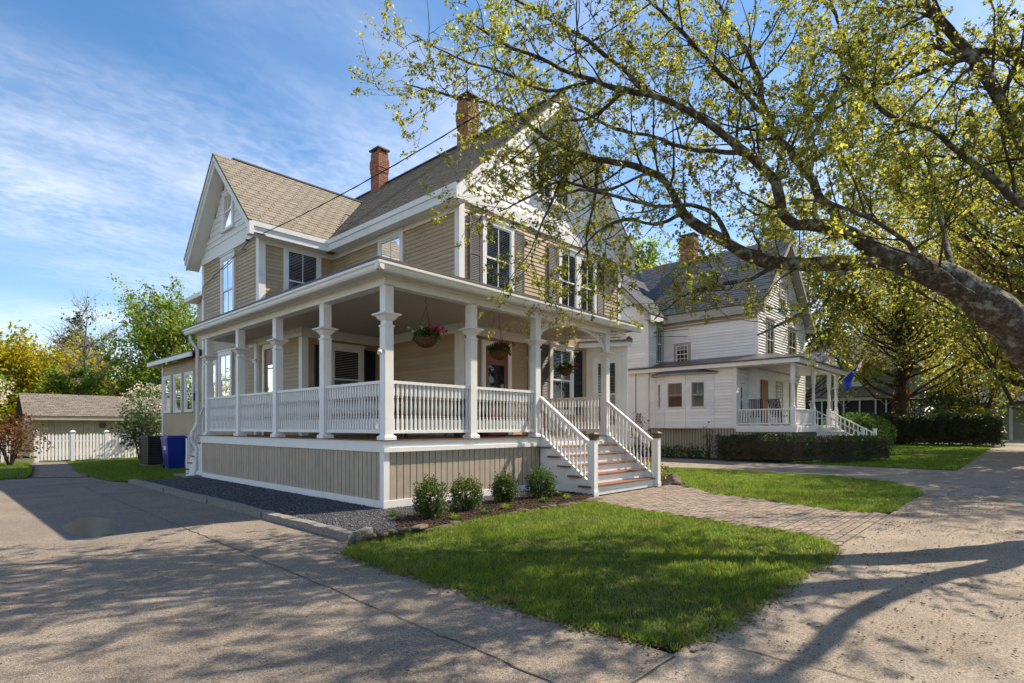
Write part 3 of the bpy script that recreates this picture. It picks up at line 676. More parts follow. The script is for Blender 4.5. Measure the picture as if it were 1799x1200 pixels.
# --- eaves: fascia, soffit
trim('fascia', MB().box(3.0, 3.06, 1.6, 7.28, EZ0, EZ1-.14).box(2.965, 3.06, 1.6, 7.245, EZ1-.14, EZ1-.01))
trim('soffit', MB().box(3.06, XA, 1.64, 7.28, 6.52, 6.56))
trim('fascia', MB().box(.86, 3.0, 7.28, 7.34, EZ0, EZ1-.14).box(.83, 2.965, 7.245, 7.34, EZ1-.14, EZ1-.01))
trim('soffit', MB().box(.86, 3.06, 7.34, YW, 6.52, 6.56))
trim('frieze', MB().fb(FL, YF-.03, YW, 6.4, 6.56, .022, .045)); trim('frieze', MB().fb(FWF, XW, XA, 6.4, 6.56, .022, .045))
trim('fascia', MB().box(10.64, 10.7, 1.6, 13.3, EZ0, EZ1-.02))
trim('eave_return', MB().box(2.955, 3.14, 1.565, 1.665, 6.455, 6.79)); trim('eave_return', MB().box(.755, .87, 7.235, 7.42, 6.455, 6.79))
# --- roof planes
AZ = EZ1+SL*(RX-3.0)              # main ridge height
WZ = 9.43; WY = 9.86; WS = (WZ-EZ1)/(WY-7.28); XV = 3.0+(WZ-EZ1)/SL
rf = part('roof', MB().slab([(3.0, 1.53, EZ1), (3.0, 7.28, EZ1), (XV, WY, WZ), (3.0, 12.44, EZ1), (3.0, 13.4, EZ1), (RX, 13.4, AZ), (RX, 1.53, AZ)], .05)
          .slab([(RX, 1.53, AZ), (RX, 13.4, AZ), (10.7, 13.4, EZ1), (10.7, 1.53, EZ1)], .05), 'shingle_brown', H)
rw = part('roof', MB().slab([(.74, 7.28, EZ1), (.74, WY, WZ), (XV, WY, WZ), (3.0, 7.28, EZ1)], .05)
          .slab([(.74, WY, WZ), (.74, 12.44, EZ1), (3.0, 12.44, EZ1), (XV, WY, WZ)], .05), 'shingle_isl', H)
uS = Vector((0, WY-7.28, WZ-EZ1)); Hs = uS.length
def in_wing(x, y):
    k = y/Hs; return x < (3.0-.74)+(XV-3.0)*k and y < Hs-.03
roof_shingles(rw, (.74, 7.27, EZ1+.002), (1, 0, 0), uS, (0, -(WZ-EZ1), WY-7.28), in_wing, XV-.74, Hs, .30, .158, 'shingle', 'shingle_isl', cap=300)
uM = Vector((RX-3.0, 0, AZ-EZ1)); Hm = uM.length
def in_main(x, y):
    k = y/Hm*(AZ-EZ1); Y = 1.53+x
    if Y > 13.3 or Y < 1.5 or y > Hm-.03: return False
    if k < WZ-EZ1: return Y < 7.28+(WY-7.28)*k/(WZ-EZ1)-.05
    return True
roof_shingles(rf, (3.0, 1.53, EZ1+.002), (0, 1, 0), uM, (-(AZ-EZ1), 0, RX-3.0), in_main, 11.8, Hm, .30, .15, 'shingle', 'shingle_isl', cap=0, thick=.016)
part('ridge_cap', MB().bar((RX, 1.58, AZ+.02), (RX, 13.4, AZ+.02), .16, .04), 'lead', rf)
part('ridge_cap', MB().bar((1.3, WY, WZ+.02), (XV, WY, WZ+.02), .14, .045), 'lead', rw)
# --- rakes of the front gable and the wing gable
def rake(F, sc, half, z0, zap, d, name='rake_board'):
    for sg in (-1, 1):
        a = (sc+sg*half, z0); b = (sc, zap)
        def q(off0, off1, d0, d1):
            P = []
            for dd in (d0, d1):
                for (s, z), o in ((a, off0), (b, off0), (b, off1), (a, off1)): P.append(F(s, dd, z-o))
            return MB().hexa([P[0], P[1], P[2], P[3], P[4], P[5], P[6], P[7]])
        trim(name, q(.06, .36, d-.05, d-.0)); trim(name, q(.055, .2, d, d+.04))
        trim('soffit', q(.30, .33, 0, d-.05))
rake(FF, RX, 3.85, EZ1, AZ, .37); rake(FWL, WY, 2.58, EZ1, WZ, .40)
tri_shingles(H, FF, RX, 3.5, 6.9, 6.9+3.5*SL-.12, .27, .185, scale=True, cap=260, avoid=[(6.0, 7.7, 7.5, 9.2)])
tri_shingles(H, FWL, WY, 2.2, 6.86, 6.86+2.2*WS-.1, .22, .17, cap=200, avoid=[(9.4, 10.3, 7.25, 8.5)])
# --- windows
window(FF, 4.10, 5.22, 4.62, 6.44, H, blinds=True); shutter(FF, 3.68, 4.06, 4.6, 6.42, H); shutter(FF, 5.25, 5.62, 4.6, 6.42, H)
window(FF, 7.08, 8.00, 4.62, 6.44, H); window(FF, 8.00, 8.92, 4.62, 6.44, H); shutter(FF, 6.62, 7.04, 4.6, 6.42, H); shutter(FF, 8.96, 9.36, 4.6, 6.42, H)
window(FF, 6.05, 6.85, 7.55, 9.1, H, blinds=False); window(FF, 6.85, 7.65, 7.55, 9.1, H, blinds=False)
window(FL, 4.10, 5.23, 4.75, 6.47, H)
window(FWL, 9.32, 10.38, 4.45, 6.53, H, blinds=False); window(FWL, 9.42, 10.28, 7.28, 8.45, H, blinds=False, cw=.1, lower_m=0)
window(FWF, 1.85, 2.98, 4.6, 6.50, H)
window(FWL, 9.50, 10.56, 1.95, 3.66, H, blind_to=.45); window(FWL, 10.68, 11.24, 2.05, 3.45, H, blinds=False, muntin=0, lower_m=0)
window(FVF, 1.88, 2.86, 1.75, 3.46, H, muntin=0, lower_m=0); shutter(FVF, 1.50, 1.85, 1.75, 3.4, H, 'shutter_blue'); shutter(FVF, 2.89, 3.22, 1.75, 3.4, H, 'shutter_blue')
window(FF, 6.68, 7.76, 1.75, 3.66, H, blind_to=.45); shutter(FF, 6.32, 6.65, 1.7, 3.62, H); shutter(FF, 7.82, 8.20, 1.7, 3.62, H, 'shutter_blue')
for s in (12.86, 14.04, 15.25): window(FWL, s, s+.88, 1.88, 3.26, H, muntin=0, lower_m=0, cw=.085, blinds=False, cap=False)
# --- doors
def door(F, s0, s1, z0, z1, name='door'):
    d = part(name, MB().fb(F, s0, s0+.12, z0, z1, 0, .06).fb(F, s1-.12, s1, z0, z1, 0, .06).fb(F, s0+.12, s1-.12, z1-.13, z1, 0, .062), 'white', H)
    a, b = s0+.12, s1-.12; zt = z1-.13
    mb = MB(); mb.fb(F, a, a+.12, z0, zt, .0, .03).fb(F, b-.12, b, z0, zt, .0, .03).fb(F, a+.12, b-.12, zt-.42, zt, .0, .028).fb(F, a+.12, b-.12, z0, z0+.8, .0, .028).fb(F, a+.12, b-.12, z0+1.75, z0+1.78, 0, .026)
    part('door_leaf', mb, 'doorwood', d); part('dark_backing', MB().fb(F, a+.12, b-.12, z0+.8, zt-.42, .001, .006), 'dark', d)  # flat dark panel paints the shaded interior behind the door glass
    part('pane', MB().poly([F(a+.12, .016, z0+.8), F(b-.12, .016, z0+.8), F(b-.12, .016, zt-.42), F(a+.12, .016, zt-.42)]), 'glass', d)
    part('handle', MB().tube([F(b-.06, .03, z0+1.0), F(b-.06, .08, z0+1.0), F(b-.06, .08, z0+.92)], .012, 6), 'copper', d)
door(FF, 4.08, 5.12, ZD, 3.47); door(FWL, 6.30, 7.38, ZD, 3.56)
# --- pilasters against the walls
for F, s in ((FF, 5.87), (FWL, 7.68+.06)):
    mb = MB(); mb.fb(F, s-.08, s+.08, ZD, 3.66, .022, .09).fb(F, s-.14, s+.14, 3.18, 3.21, .022, .15).fb(F, s-.11, s+.11, 3.12, 3.18, .022, .12); trim('pilaster', mb)
# --- chimneys
chimney(rf, 6.47, 6.93, 5.03, 5.54, 9.9, 11.62); chimney(rf, 6.47, 6.90, 9.9, 10.43, 9.9, 11.6)
# --- rear lean-to roof
part('roof', MB().slab([(.85, YE+.02, 3.86), (.85, 17.0, 3.86), (5, 17.0, 4.6), (5, YE+.02, 4.6)], .06), 'shingle_isl', H)
trim('fascia', MB().box(.82, .88, YE+.02, 17.0, 3.66, 3.80)); trim('fascia', MB().box(.88, 5, 16.96, 17.02, 3.66, 3.8))
trim('rear_gable', MB().box(1.7, 3.3, 13.0, 14.2, 3.9, 5.9), 'tan'); trim('fascia', MB().box(1.4, 3.4, 12.9, 14.6, 5.85, 6.0))
trim('wall_light', MB().box(XW-.16, XW-.02, 12.42, 12.54, 2.25, 2.5).bar((XW, 12.48, 2.52), (XW-.12, 12.48, 2.52), .05), 'metal')
# --- bay in the right corner of the front
P0, P1, P2 = Vector((8.46, 1.95, 0)), Vector((8.86, .80, 0)), Vector((10.28, 1.95, 0))
def bayface(a, b):
    t = (b-a); L = t.length; t = t/L; n = Vector((t.y, -t.x, 0))
    if n.y > 0: n = -n
    return Fr(a, t, n), L
bw = part('bay', MB().extr([P0+Vector((0, 0, .3)), P1+Vector((0, 0, .3)), P2+Vector((0, 0, .3)), Vector((10.28, 2.2, .3)), Vector((8.46, 2.2, .3))], (0, 0, 3.55)), 'white', H)
Fb, L0 = bayface(P0, P1)
if (Fb(0, 1, 0)-Fb(0, 0, 0)).x > 0: Fb = Fr(P0, P1-P0, Vector((-abs((P1-P0).y), -(P1-P0).x, 0)))
window(Fb, .18, L0-.17, 1.3, 3.42, H, cw=.14, muntin=0, lower_m=0, blind_to=.0)
part('bay_panel', MB().fb(Fb, .12, L0-.12, .5, 1.1, .0, .02), 'white', bw)
Fb2, L1 = bayface(P1, P2); window(Fb2, .35, L1-.35, 1.3, 3.42, H, cw=.14)
ce = Vector((9.2, 1.45, 0)); ov = lambda p, k=1.22: ce+(p-ce)*k
e0, e1, e2 = Vector((8.05, 1.97, 3.86)), ov(P1)+Vector((-.05, -.1, 3.86)), Vector((10.75, 1.97, 3.86)); tp = [Vector((9.0, 1.97, 4.62)), Vector((9.8, 1.97, 4.62))]
br = part('bay_roof', MB().slab([e0, e1, tp[0]], .04).slab([e1, e2, tp[1], tp[0]], .04), 'shingle_isl', H)
part('bay_eave', MB().extr([e0+Vector((.05, 0, -.16)), e1+Vector((.03, .06, -.16)), e2+Vector((-.05, 0, -.16))], (0, 0, .13)), 'white', H)
for (A, B, T0, T1) in ((e0, e1, tp[0], tp[0]), (e1, e2, tp[0], tp[1])):
    e = (B-A); Lq = e.length; mid = (T0+T1)/2; foot = A+e*((mid-A).dot(e)/e.length_squared); up = mid-foot; Hq = up.length; nn = e.cross(up); nn = nn if nn.z > 0 else -nn
    a0 = (T0-A).dot(e.normalized()); a1 = (T1-A).dot(e.normalized())
    roof_shingles(br, A+Vector((0, 0, .003)), e, up, nn, lambda x, y, Lq=Lq, Hq=Hq, a0=a0, a1=a1: a0*y/Hq < x < Lq+(a1-Lq)*y/Hq and y < Hq, Lq, Hq, .24, .15, 'shingle', 'shingle_isl')

# ------------------------------------------------------------------ porch
PX1 = 6.7
dk = part('porch_deck', MB().box(.03, PX1, .03, YF, ZD-.06, ZD-.012).box(.03, XA, YF, 8.55, ZD-.061, ZD-.013), 'deckwood', H)
mbp = MB()
for i in range(27): mbp.box(.0-.04 if True else 0, PX1+.03, .0-.04+i*.075, -.04+i*.075+.07, ZD-.012, ZD+.004)
y = 1.99
while y < 8.55: mbp.box(-.04, XA, y, y+.07, ZD-.012, ZD+.004); y += .075
part('deck_boards', mbp, 'deckwood', dk, stuff=True)
trim('deck_fascia', MB().box(-.01, .03, -.01, 8.58, .955, ZD-.013)); trim('deck_fascia', MB().box(.03, PX1, -.01, .03, .955, ZD-.014).box(-.012, PX1, -.04, -.01, .955, 1.03))
trim('deck_fascia', MB().box(-.01, 1.2, 8.55, 8.59, .955, ZD-.013)); trim('deck_fascia', MB().box(PX1-.03, PX1+.01, .03, YF, .955, ZD-.013))
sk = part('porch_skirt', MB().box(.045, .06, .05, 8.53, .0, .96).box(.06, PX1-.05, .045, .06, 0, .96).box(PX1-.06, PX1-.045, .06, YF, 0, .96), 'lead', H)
bw_ = .137
def skboard(F, s, w, z0, z1): return MB().fb(F, s+.009, s+w-.009, z0, z1, -.026, -.008)
s = .12
while s < 8.42:
    part('skirt_board', skboard(FX(.02), s, min(bw_, 8.5-s), .15, .957), 'tan_trim', sk); s += bw_
s = .14
while s < 6.5:
    part('skirt_board', skboard(FY(.02), s, bw_, .15, .957), 'tan_trim', sk); s += bw_
for k in range(13): part('skirt_board', MB().box(PX1-.03, PX1-.015, .1+k*bw_, .1+k*bw_+bw_-.012, .15, .957), 'tan_trim', sk)
trim('skirt_trim', MB().box(.0, .045, -.0, 8.55, -.02, .155).box(.045, PX1, -.0, .045, -.02, .154)); trim('skirt_trim', MB().box(.005, .12, .006, .03, .155, .955).box(.005, .03, .03, .12, .155, .955))
trim('skirt_trim', MB().box(.005, .03, 8.45, 8.55, .155, .955))
# posts and their mouldings
POSTS = [(.1, .06), (.1, 2.07), (.1, 4.10), (.1, 6.12), (.1, 8.2), (2.0, .06), (3.88, .06), (6.58, .06)]
pm = postmesh(ZD+.004, 3.70, 3.21).mesh('porch_post', 'white')
for x, y in POSTS: link('porch_post', pm, H, (x, y, 0))
BZ0, BZ1 = 3.69, 3.90
trim('porch_beam', MB().box(.0, .2, -.02, 8.5, BZ0, BZ1)); trim('porch_beam', MB().box(.2, PX1, -.02, .16, BZ0, BZ1+.001)); trim('porch_beam', MB().box(PX1-.2, PX1, .16, YF, BZ0, BZ1)); trim('porch_beam', MB().box(.2, XW, 8.3, 8.5, BZ0, BZ1))
cl = part('porch_ceiling', MB().box(.2, PX1-.2, .16, YF, 3.80, 3.84).box(.2, XA, YF, 8.3, 3.80, 3.841), 'ceiling', H)
mbp = MB(); y = .17
while y < 8.28:
    x1 = PX1-.2 if y < YF-.05 else (XA if y < YV-.05 else XW); mbp.box(.2, x1, y, y+.062, 3.788, 3.80); y += .07
part('ceiling_boards', mbp, 'ceiling', cl, stuff=True)
# friezes round the inner walls under the ceiling
trim('frieze', MB().fb(FL, YF-.05, YV, 3.56, 3.787, .0, .05)); trim('frieze', MB().fb(FF, XA-.05, 6.6, 3.56, 3.786, .0, .05)); trim('frieze', MB().fb(FVF, XW-.05, XA-.05, 3.56, 3.787, 0, .05)); trim('frieze', MB().fb(FWL, YV-.05, 8.3, 3.58, 3.786, 0, .05))
# porch roof: soffit, gutter, sheet
trim('soffit', MB().box(-.26, 0, -.3, 8.75, 3.86, 3.885).box(0, 7.55, -.3, -.02, 3.86, 3.8851))
trim('crown_mould', MB().bar((-.03, -.05, 3.84), (-.03, 8.6, 3.84), .06, .05).bar((0, -.05, 3.84), (7.4, -.05, 3.84), .06, .05))
def gutter(a, b, n, name='gutter'):
    a, b, n = Vector(a), Vector(b), Vector(n); pr = [(0, .0), (.05, .0), (.075, .03), (.085, .075), (.11, .095), (.11, .135), (.098, .135), (.098, .105), (.0, .105)]
    mb = MB(); vs = []
    for p, e in ((a, -1), (b, 1)):
        for o, z in pr: vs.append(p+n*o+Vector((0, 0, z)))
    k = len(pr); mb.add(vs, [(i, (i+1) % k, (i+1) % k+k, i+k) for i in range(k)]+[tuple(range(k)), tuple(range(2*k-1, k-1, -1))]); return trim(name, mb)
gutter((-.255, -.40, 3.81), (-.255, 8.78, 3.81), (-1, 0, 0)); gutter((-.36, -.295, 3.81), (7.62, -.295, 3.81), (0, -1, 0))
PS = .13; zr = lambda x, y: 3.975+PS*max(0, min(x+.33, y+.38))
pr_ = part('porch_roof', MB().slab([(-.33, -.38, 3.975), (-.33, 8.85, 3.975), (3.5, 8.85, 3.975+PS*3.83), (3.5, 3.45, 3.975+PS*3.83)], .03)
           .slab([(-.33, -.38, 3.975), (3.5, 3.45, 3.975+PS*3.83), (6.0, 2.2, 3.975+PS*2.58), (7.3, 2.2, 3.975+PS*2.58), (7.66, -.38, 3.975)], .03), 'shingle_brown', H)
trim('drip_edge', MB().box(-.345, -.33, -.395, 8.85, 3.96, 4.0).box(-.33, 7.66, -.395, -.38, 3.96, 4.0), 'lead')
trim('roof_return', MB().box(7.3, 7.62, -.3, 2.0, 3.86, 3.96))
# railings
ZR, ZB = 2.115, 1.29
yy = [p[1] for p in POSTS[:5]]
for a, b in zip(yy[:-1], yy[1:]): railing(H, (.1, a+.08, 0), (.1, b-.08, 0), ZR, ZB, 21)
railing(H, (.18, .06, 0), (1.92, .06, 0), ZR, ZB, 19); railing(H, (2.08, .06, 0), (3.8, .06, 0), ZR, ZB, 18); railing(H, (6.58, .14, 0), (6.58, YF-.02, 0), ZR, ZB, 18)
# front steps
st = part('porch_steps', MB().extr([(3.95, -.02, .0), (3.95, -1.33, .0), (3.95, -1.33, .16), (3.95, -.02, 1.13)], (.05, 0, 0)), 'white', H)
part('stringer', MB().extr([(6.52, -.02, .0), (6.52, -1.33, .0), (6.52, -1.33, .16), (6.52, -.02, 1.13)], (.05, 0, 0)), 'white', st)
for k in range(6):
    zt = .19*(k+1)-.0; yf = -1.33+.265*k
    if k < 5:
        part('tread', MB().box(3.88, 6.62, yf-.035, yf+.275, zt-.035, zt), 'deckwood', st)
    part('riser', MB().box(4.0, 6.52, yf, yf+.018, .19*k if k else -.01, zt-.036), 'white', st)
for k in range(8):
    y1 = -.12-k*.14; zt = 1.13+(y1+.02)*.74-.16
    if zt > .2: part('skirt_board', MB().box(3.97, 3.985, y1-.126, y1, .12, zt), 'tan_trim', st)
for x in (3.98, 6.56):
    nw = part('newel', MB().box(x-.065, x+.065, -1.43, -1.30, -.01, 1.10).box(x-.075, x+.075, -1.44, -1.29, -.01, .1), 'white', H)
    part('post_lantern', MB().lathe([(.05, 1.10), (.055, 1.13), (.075, 1.2), (.095, 1.205), (.1, 1.225), (.04, 1.26), (.02, 1.262)], 4, (x, -1.365), sq=True), 'copper', nw)
    mb = MB()
    for k in range(5): mb.box(x-.078+k*.034, x-.062+k*.034, -1.448, -1.44, 1.12, 1.2)
    part('lantern_frame', mb, 'lead', nw)
    ra = Vector((x, .0, 2.0)); rb = Vector((x, -1.3, 1.02))
    o = part('railing', MB().bar(ra, rb, .08, .055), 'white', H); lo = Vector((0, 0, -.80)); part('bottom_rail', MB().bar(ra+lo, rb+lo, .055, .055), 'white', o)
    for k in range(13):
        t = (k+.5)/13; p = ra+(rb-ra)*t; link('baluster', BAL, o, p+lo+Vector((0, 0, .0))).scale = (.9, .9, .97)
# fretwork arch over the steps
def spandrel(x0, sg):
    mb = MB(); arc = []
    for i in range(15):
        t = i/14; arc.append((x0+sg*(1.25*(1-math.cos(t*math.pi/2)))*1.0, .06, 3.24+.46*math.sin(t*math.pi/2)))
    o = part('fretwork', MB().tube(arc, .028, 6), 'white', H)
    def scroll(cx, cz, r, turns=1.6, a0=0):
        return [(cx+sg*r*(1-k/26)*math.cos(a0+k/26*turns*6.283), .06, cz+r*(1-k/26)*math.sin(a0+k/26*turns*6.283)) for k in range(24)]
    for cx, cz, r in ((.11, 3.58, .10), (.10, 3.40, .06), (.29, 3.60, .075), (.43, 3.63, .05), (.55, 3.65, .035)): part('scroll', MB().tube(scroll(x0+sg*cx, cz, r, 1.6, cx*9), .013, 5), 'white', o)
    part('scroll', MB().tube([(x0+sg*.01, .06, 3.26), (x0+sg*.06, .06, 3.45), (x0+sg*.2, .06, 3.55), (x0+sg*.4, .06, 3.67)], .012, 5), 'white', o)
spandrel(3.96, 1); spandrel(6.5, -1)
# side steps at the back of the porch
ss = part('side_steps', MB().extr([(.06, 8.58, .0), (.06, 9.9, .0), (.06, 9.9, .2), (.06, 8.58, 1.13)], (.05, 0, 0)), 'white', H)
part('stringer', MB().extr([(1.1, 8.58, .0), (1.1, 9.9, .0), (1.1, 9.9, .2), (1.1, 8.58, 1.13)], (.05, 0, 0)), 'white', ss)
for k in range(5):
    part('tread', MB().box(.02, 1.16, 8.6+.26*k, 8.89+.26*k, .95-.19*k-.035, .95-.19*k), 'deckwood', ss)
    part('riser', MB().box(.11, 1.1, 8.87+.26*k-.02, 8.87+.26*k, .76-.19*k, .91-.19*k), 'white', ss)
part('newel', MB().box(.02, .13, 9.7, 9.81, 0, 1.05), 'white', ss)
o = part('railing', MB().bar((.08, 8.5, 1.9), (.08, 9.75, 1.0), .06, .05), 'white', H); part('bottom_rail', MB().bar((.08, 8.5, 1.2), (.08, 9.75, .3), .05, .05), 'white', o)
for k in range(9):
    t = (k+.5)/9; link('baluster', BAL, o, (.08, 8.5+1.25*t, 1.2-.9*t)).scale = (.8, .8, .86)
dn = [(-.22, 8.62, 3.82), (-.22, 8.62, 3.68), (-.05, 8.62, 3.45), (-.05, 8.62, 1.55), (-.05, 8.64, 1.45), (-.16, 8.72, 1.2), (-.16, 8.72, 1.0), (-.06, 8.66, .8), (-.06, 8.64, .22), (-.12, 8.66, .1), (-.3, 8.7, .06)]
part('downspout', MB().tube(dn, .045, 8), 'white', H, smooth=True)
part('security_light', MB().tube([(.0, .06, 2.62), (-.06, .02, 2.62)], .035, 8).tube([(-.05, .02, 2.62), (-.10, -.03, 2.56)], [.03, .04], 8), 'plasticwhite', H)
part('downlight', MB().lathe([(.07, 3.782), (.07, 3.787)], 12, (2.6, 3.6)), 'white', H)

# ================================================================== THE WHITE HOUSE NEXT DOOR
N = thing('house', 'white clapboard house with dark gable roof and small front porch beyond the driveway', 'house', (20, 1, 0))
def nt(name, mb, m='white'): return part(name, mb, m, N)
NX, NF, NR, NRX = 20.2, 1.05, 27.4, 23.8; NFL, NFF, NWL, NWF, NAL = FX(NX), FY(NF), FX(18.7), FY(5.6), FX(18.8)
NS = (10.6-6.83)/(NRX-19.8)
nw_ = nt('wall', MB().box(NX, NR, NF, 13, 0, 6.75).extr([(NX, NF, 6.75), (NR, NF, 6.75), (NRX, NF, 6.75+NS*3.55)], (0, 11, 0)), 'white_siding')
clapwall(nw_, NFL, NF+.1, 5.6, 4.2, 6.62, [(4.14, 5.0, 4.38, 5.46)], h=.14, m='white_siding', joined=True)
clapwall(nw_, NFF, NX+.1, NR-.1, 1.4, 10.0, [(21.25, 22.35, 4.5, 6.4), (24.45, 25.8, 4.5, 6.4), (23.2, 24.0, 7.1, 7.75), (24.6, 25.9, 1.4, 3.6), (20.5, 21.6, 1.4, 3.6)], h=.13, m='white_siding', joined=True, top=lambda z: (NX+.1, NR-.1) if z < 6.6 else (NX+(z-6.6)/NS, NR-(z-6.6)/NS))
nwg = nt('wall', MB().box(18.7, 20.5, 5.6, 10.4, 0, 6.75).extr([(18.7, 5.6, 6.75), (18.7, 10.4, 6.75), (18.7, 8.0, 9.2)], (2.5, 0, 0)), 'white_siding')
clapwall(nwg, NWL, 5.72, 10.3, 4.0, 9.0, h=.14, m='white_siding', joined=True, top=lambda z: (5.72, 10.3) if z < 6.7 else (5.62+(z-6.7), 10.4-(z-6.7)))
clapwall(nwg, NWF, 18.82, 20.18, 4.0, 6.6, [(19.44, 20.16, 4.5, 6.45)], h=.14, m='white_siding', joined=True)
for F, s in ((NFF, NX), (NFL, NF), (NWF, 18.7), (NWL, 5.6)): nt('corner_board', MB().fb(F, s-.02, s+.12, 1.4, 6.6, 0, .035))
nt('corner_board', MB().fb(NFF, NR-.12, NR+.02, 1.4, 6.6, 0, .035))
r1 = nt('roof', MB().slab([(19.8, .65, 6.83), (19.8, 13.3, 6.83), (NRX, 13.3, 10.6), (NRX, .65, 10.6)], .05).slab([(NRX, .65, 10.6), (NRX, 13.3, 10.6), (27.8, 13.3, 6.83), (27.8, .65, 6.83)], .05), 'shingle_dark')
un = Vector((NRX-19.8, 0, 10.6-6.83))
roof_shingles(r1, (19.8, .65, 6.84), (0, 1, 0), un, (-un.z, 0, un.x), lambda x, y: 0 < x < 12.4 and y < un.length-.02 and not (x+.65 > 5.3+(y*un.z/un.length)*1.0+.1 and x < 10.5), 12.6, un.length, .36, .19, 'shingle_dark', 'shingle_dark')
r2 = nt('roof', MB().slab([(18.3, 5.25, 6.70), (18.3, 8.0, 9.45), (22.6, 8.0, 9.45), (19.75, 5.25, 6.70)], .05).slab([(18.3, 8.0, 9.45), (18.3, 10.75, 6.7), (19.75, 10.75, 6.7), (22.6, 8.0, 9.45)], .05), 'shingle_dark')
roof_shingles(r2, (18.3, 5.25, 6.71), (1, 0, 0), (0, 1, 1), (0, -1, 1), lambda x, y: 0 < x < 1.45+2.85*y/3.89 and y < 3.87, 4.4, 3.89, .36, .19, 'shingle_dark', 'shingle_dark')
nt('fascia', MB().box(19.8, 19.86, .65, 5.3, 6.42, 6.79), 'greytrim'); nt('soffit', MB().box(19.86, NX, .7, 5.6, 6.44, 6.48), 'greytrim')
nt('frieze', MB().fb(NFL, NF, 5.6, 6.2, 6.46, .02, .04), 'greytrim')
nt('fascia', MB().box(18.35, 19.8, 5.25, 5.3, 6.42, 6.68)); nt('soffit', MB().box(18.35, 19.86, 5.3, 5.6, 6.44, 6.47), 'greytrim')
def rake2(F, sc, half, z0, zap, d, m):
    for sg in (-1, 1):
        P = []
        for dd in (d-.06, d):
            for (s, z), o in (((sc+sg*half, z0), .02), ((sc, zap), .02), ((sc, zap), .34), ((sc+sg*half, z0), .34)): P.append(F(s, dd, z-o))
        nt('rake_board', MB().hexa(P), m); P = []
        for dd in (0, d-.06):
            for (s, z), o in (((sc+sg*half, z0), .34), ((sc, zap), .34), ((sc, zap), .37), ((sc+sg*half, z0), .37)): P.append(F(s, dd, z-o))
        nt('soffit', MB().hexa(P), m)
rake2(NFF, NRX, 4.0, 6.83, 10.6, .4, 'greytrim'); rake2(NWL, 8.0, 2.75, 6.70, 9.45, .4, 'greytrim')
chimney(r1, 23.5, 24.1, 5.5, 6.3, 10.0, 11.75)
W2 = dict(trim='greytrim', cap=True)
window(NFF, 22.6, 23.6, 1.9, 3.5, N, **W2); window(NFF, 21.25, 22.35, 4.5, 6.35, N, **W2); window(NFF, 24.45, 25.8, 4.5, 6.35, N, **W2); window(NFF, 23.15, 24.05, 7.0, 7.8+.5, N, blinds=False, **W2)
window(NFL, 4.15, 4.98, 4.40, 5.45, N, trim='greytrim', muntin=2, lower_m=2, hmunt=1, blinds=False, cap=False); window(NWF, 19.45, 20.15, 4.52, 6.42, N, trim='greytrim', blind_to=.5, cap=False)
# lean-to with shallow bay
na = nt('wall', MB().box(18.8, 20.4, 1.45, 6.5, 1.3, 4.1), 'white_siding')
clapwall(na, NAL, 1.58, 6.42, 1.34, 4.0, [(2.38, 5.26, 1.3, 3.75)], h=.14, m='white_siding', joined=True)
clapwall(na, FY(1.45), 18.92, 20.2, 1.46, 3.95, [(19.05, 19.6, 1.9, 3.3)], h=.14, m='white_siding', joined=True)
window(FY(1.45), 19.08, 19.58, 1.95, 3.25, N, trim='white', muntin=0, lower_m=0, blinds=False, cap=False)
nt('corner_board', MB().box(18.765, 18.8, 1.415, 1.58, 1.3, 4.0).box(18.8, 18.92, 1.415, 1.45, 1.3, 4.0)); nt('corner_board', MB().fb(NAL, 6.42, 6.52, 1.3, 4.0, 0, .035))
B = [Vector((18.8, 5.24, 0)), Vector((18.36, 4.52, 0)), Vector((18.36, 3.52, 0)), Vector((18.8, 2.4, 0))]
nb = nt('bay', MB().extr([b+Vector((0, 0, 1.3)) for b in B], (0, 0, 2.45)), 'white_siding')
for (a, b), (q0, q1) in zip(zip(B[:-1], B[1:]), ((.25, .3), (.08, .08), (.18, .36))):
    t = (b-a); L = t.length; n = Vector((t.y, -t.x, 0)); n = n if n.x < 0 else -n; Fq = Fr(a, t, n)
    clapwall(nb, Fq, .01, L-.01, 1.34, 3.72, [(q0, L-q1, 2.2, 3.45)], h=.14, m='white_siding', joined=True)
    window(Fq, q0, L-q1, 2.22, 3.43, N, trim='white', cw=.06, muntin=1, lower_m=0, blinds=True, blind_to=.4, cap=False, sash='greytrim')
nt('bay_roof', MB().add([(18.82, 5.6, 3.80), (18.05, 4.7, 3.80), (18.05, 3.35, 3.80), (18.82, 2.05, 3.80), (18.84, 4.6, 4.08), (18.84, 3.3, 4.08)], [(0, 1, 4), (1, 2, 5, 4), (2, 3, 5), (3, 2, 1, 0)]), 'shingle_dark')
nt('bay_eave', MB().extr([(18.82, 5.52, 3.72), (18.12, 4.68, 3.72), (18.12, 3.37, 3.72), (18.82, 2.12, 3.72)], (0, 0, .075)), 'greytrim')
nt('lean_to_roof', MB().slab([(18.45, -1.2, 4.18), (18.45, 6.75, 4.18), (20.25, 6.75, 4.6), (20.25, -1.2+1.8, 4.6)], .06).slab([(18.45, -1.2, 4.18), (20.25, .6, 4.6), (27.0, 1.1, 4.65), (27.0, -1.2, 4.18)], .06), 'metal_roof')
nt('fascia', MB().box(18.5, 18.58, -1.15, 6.7, 3.95, 4.12).box(18.58, 26.9, -1.15, -1.07, 3.95, 4.119))
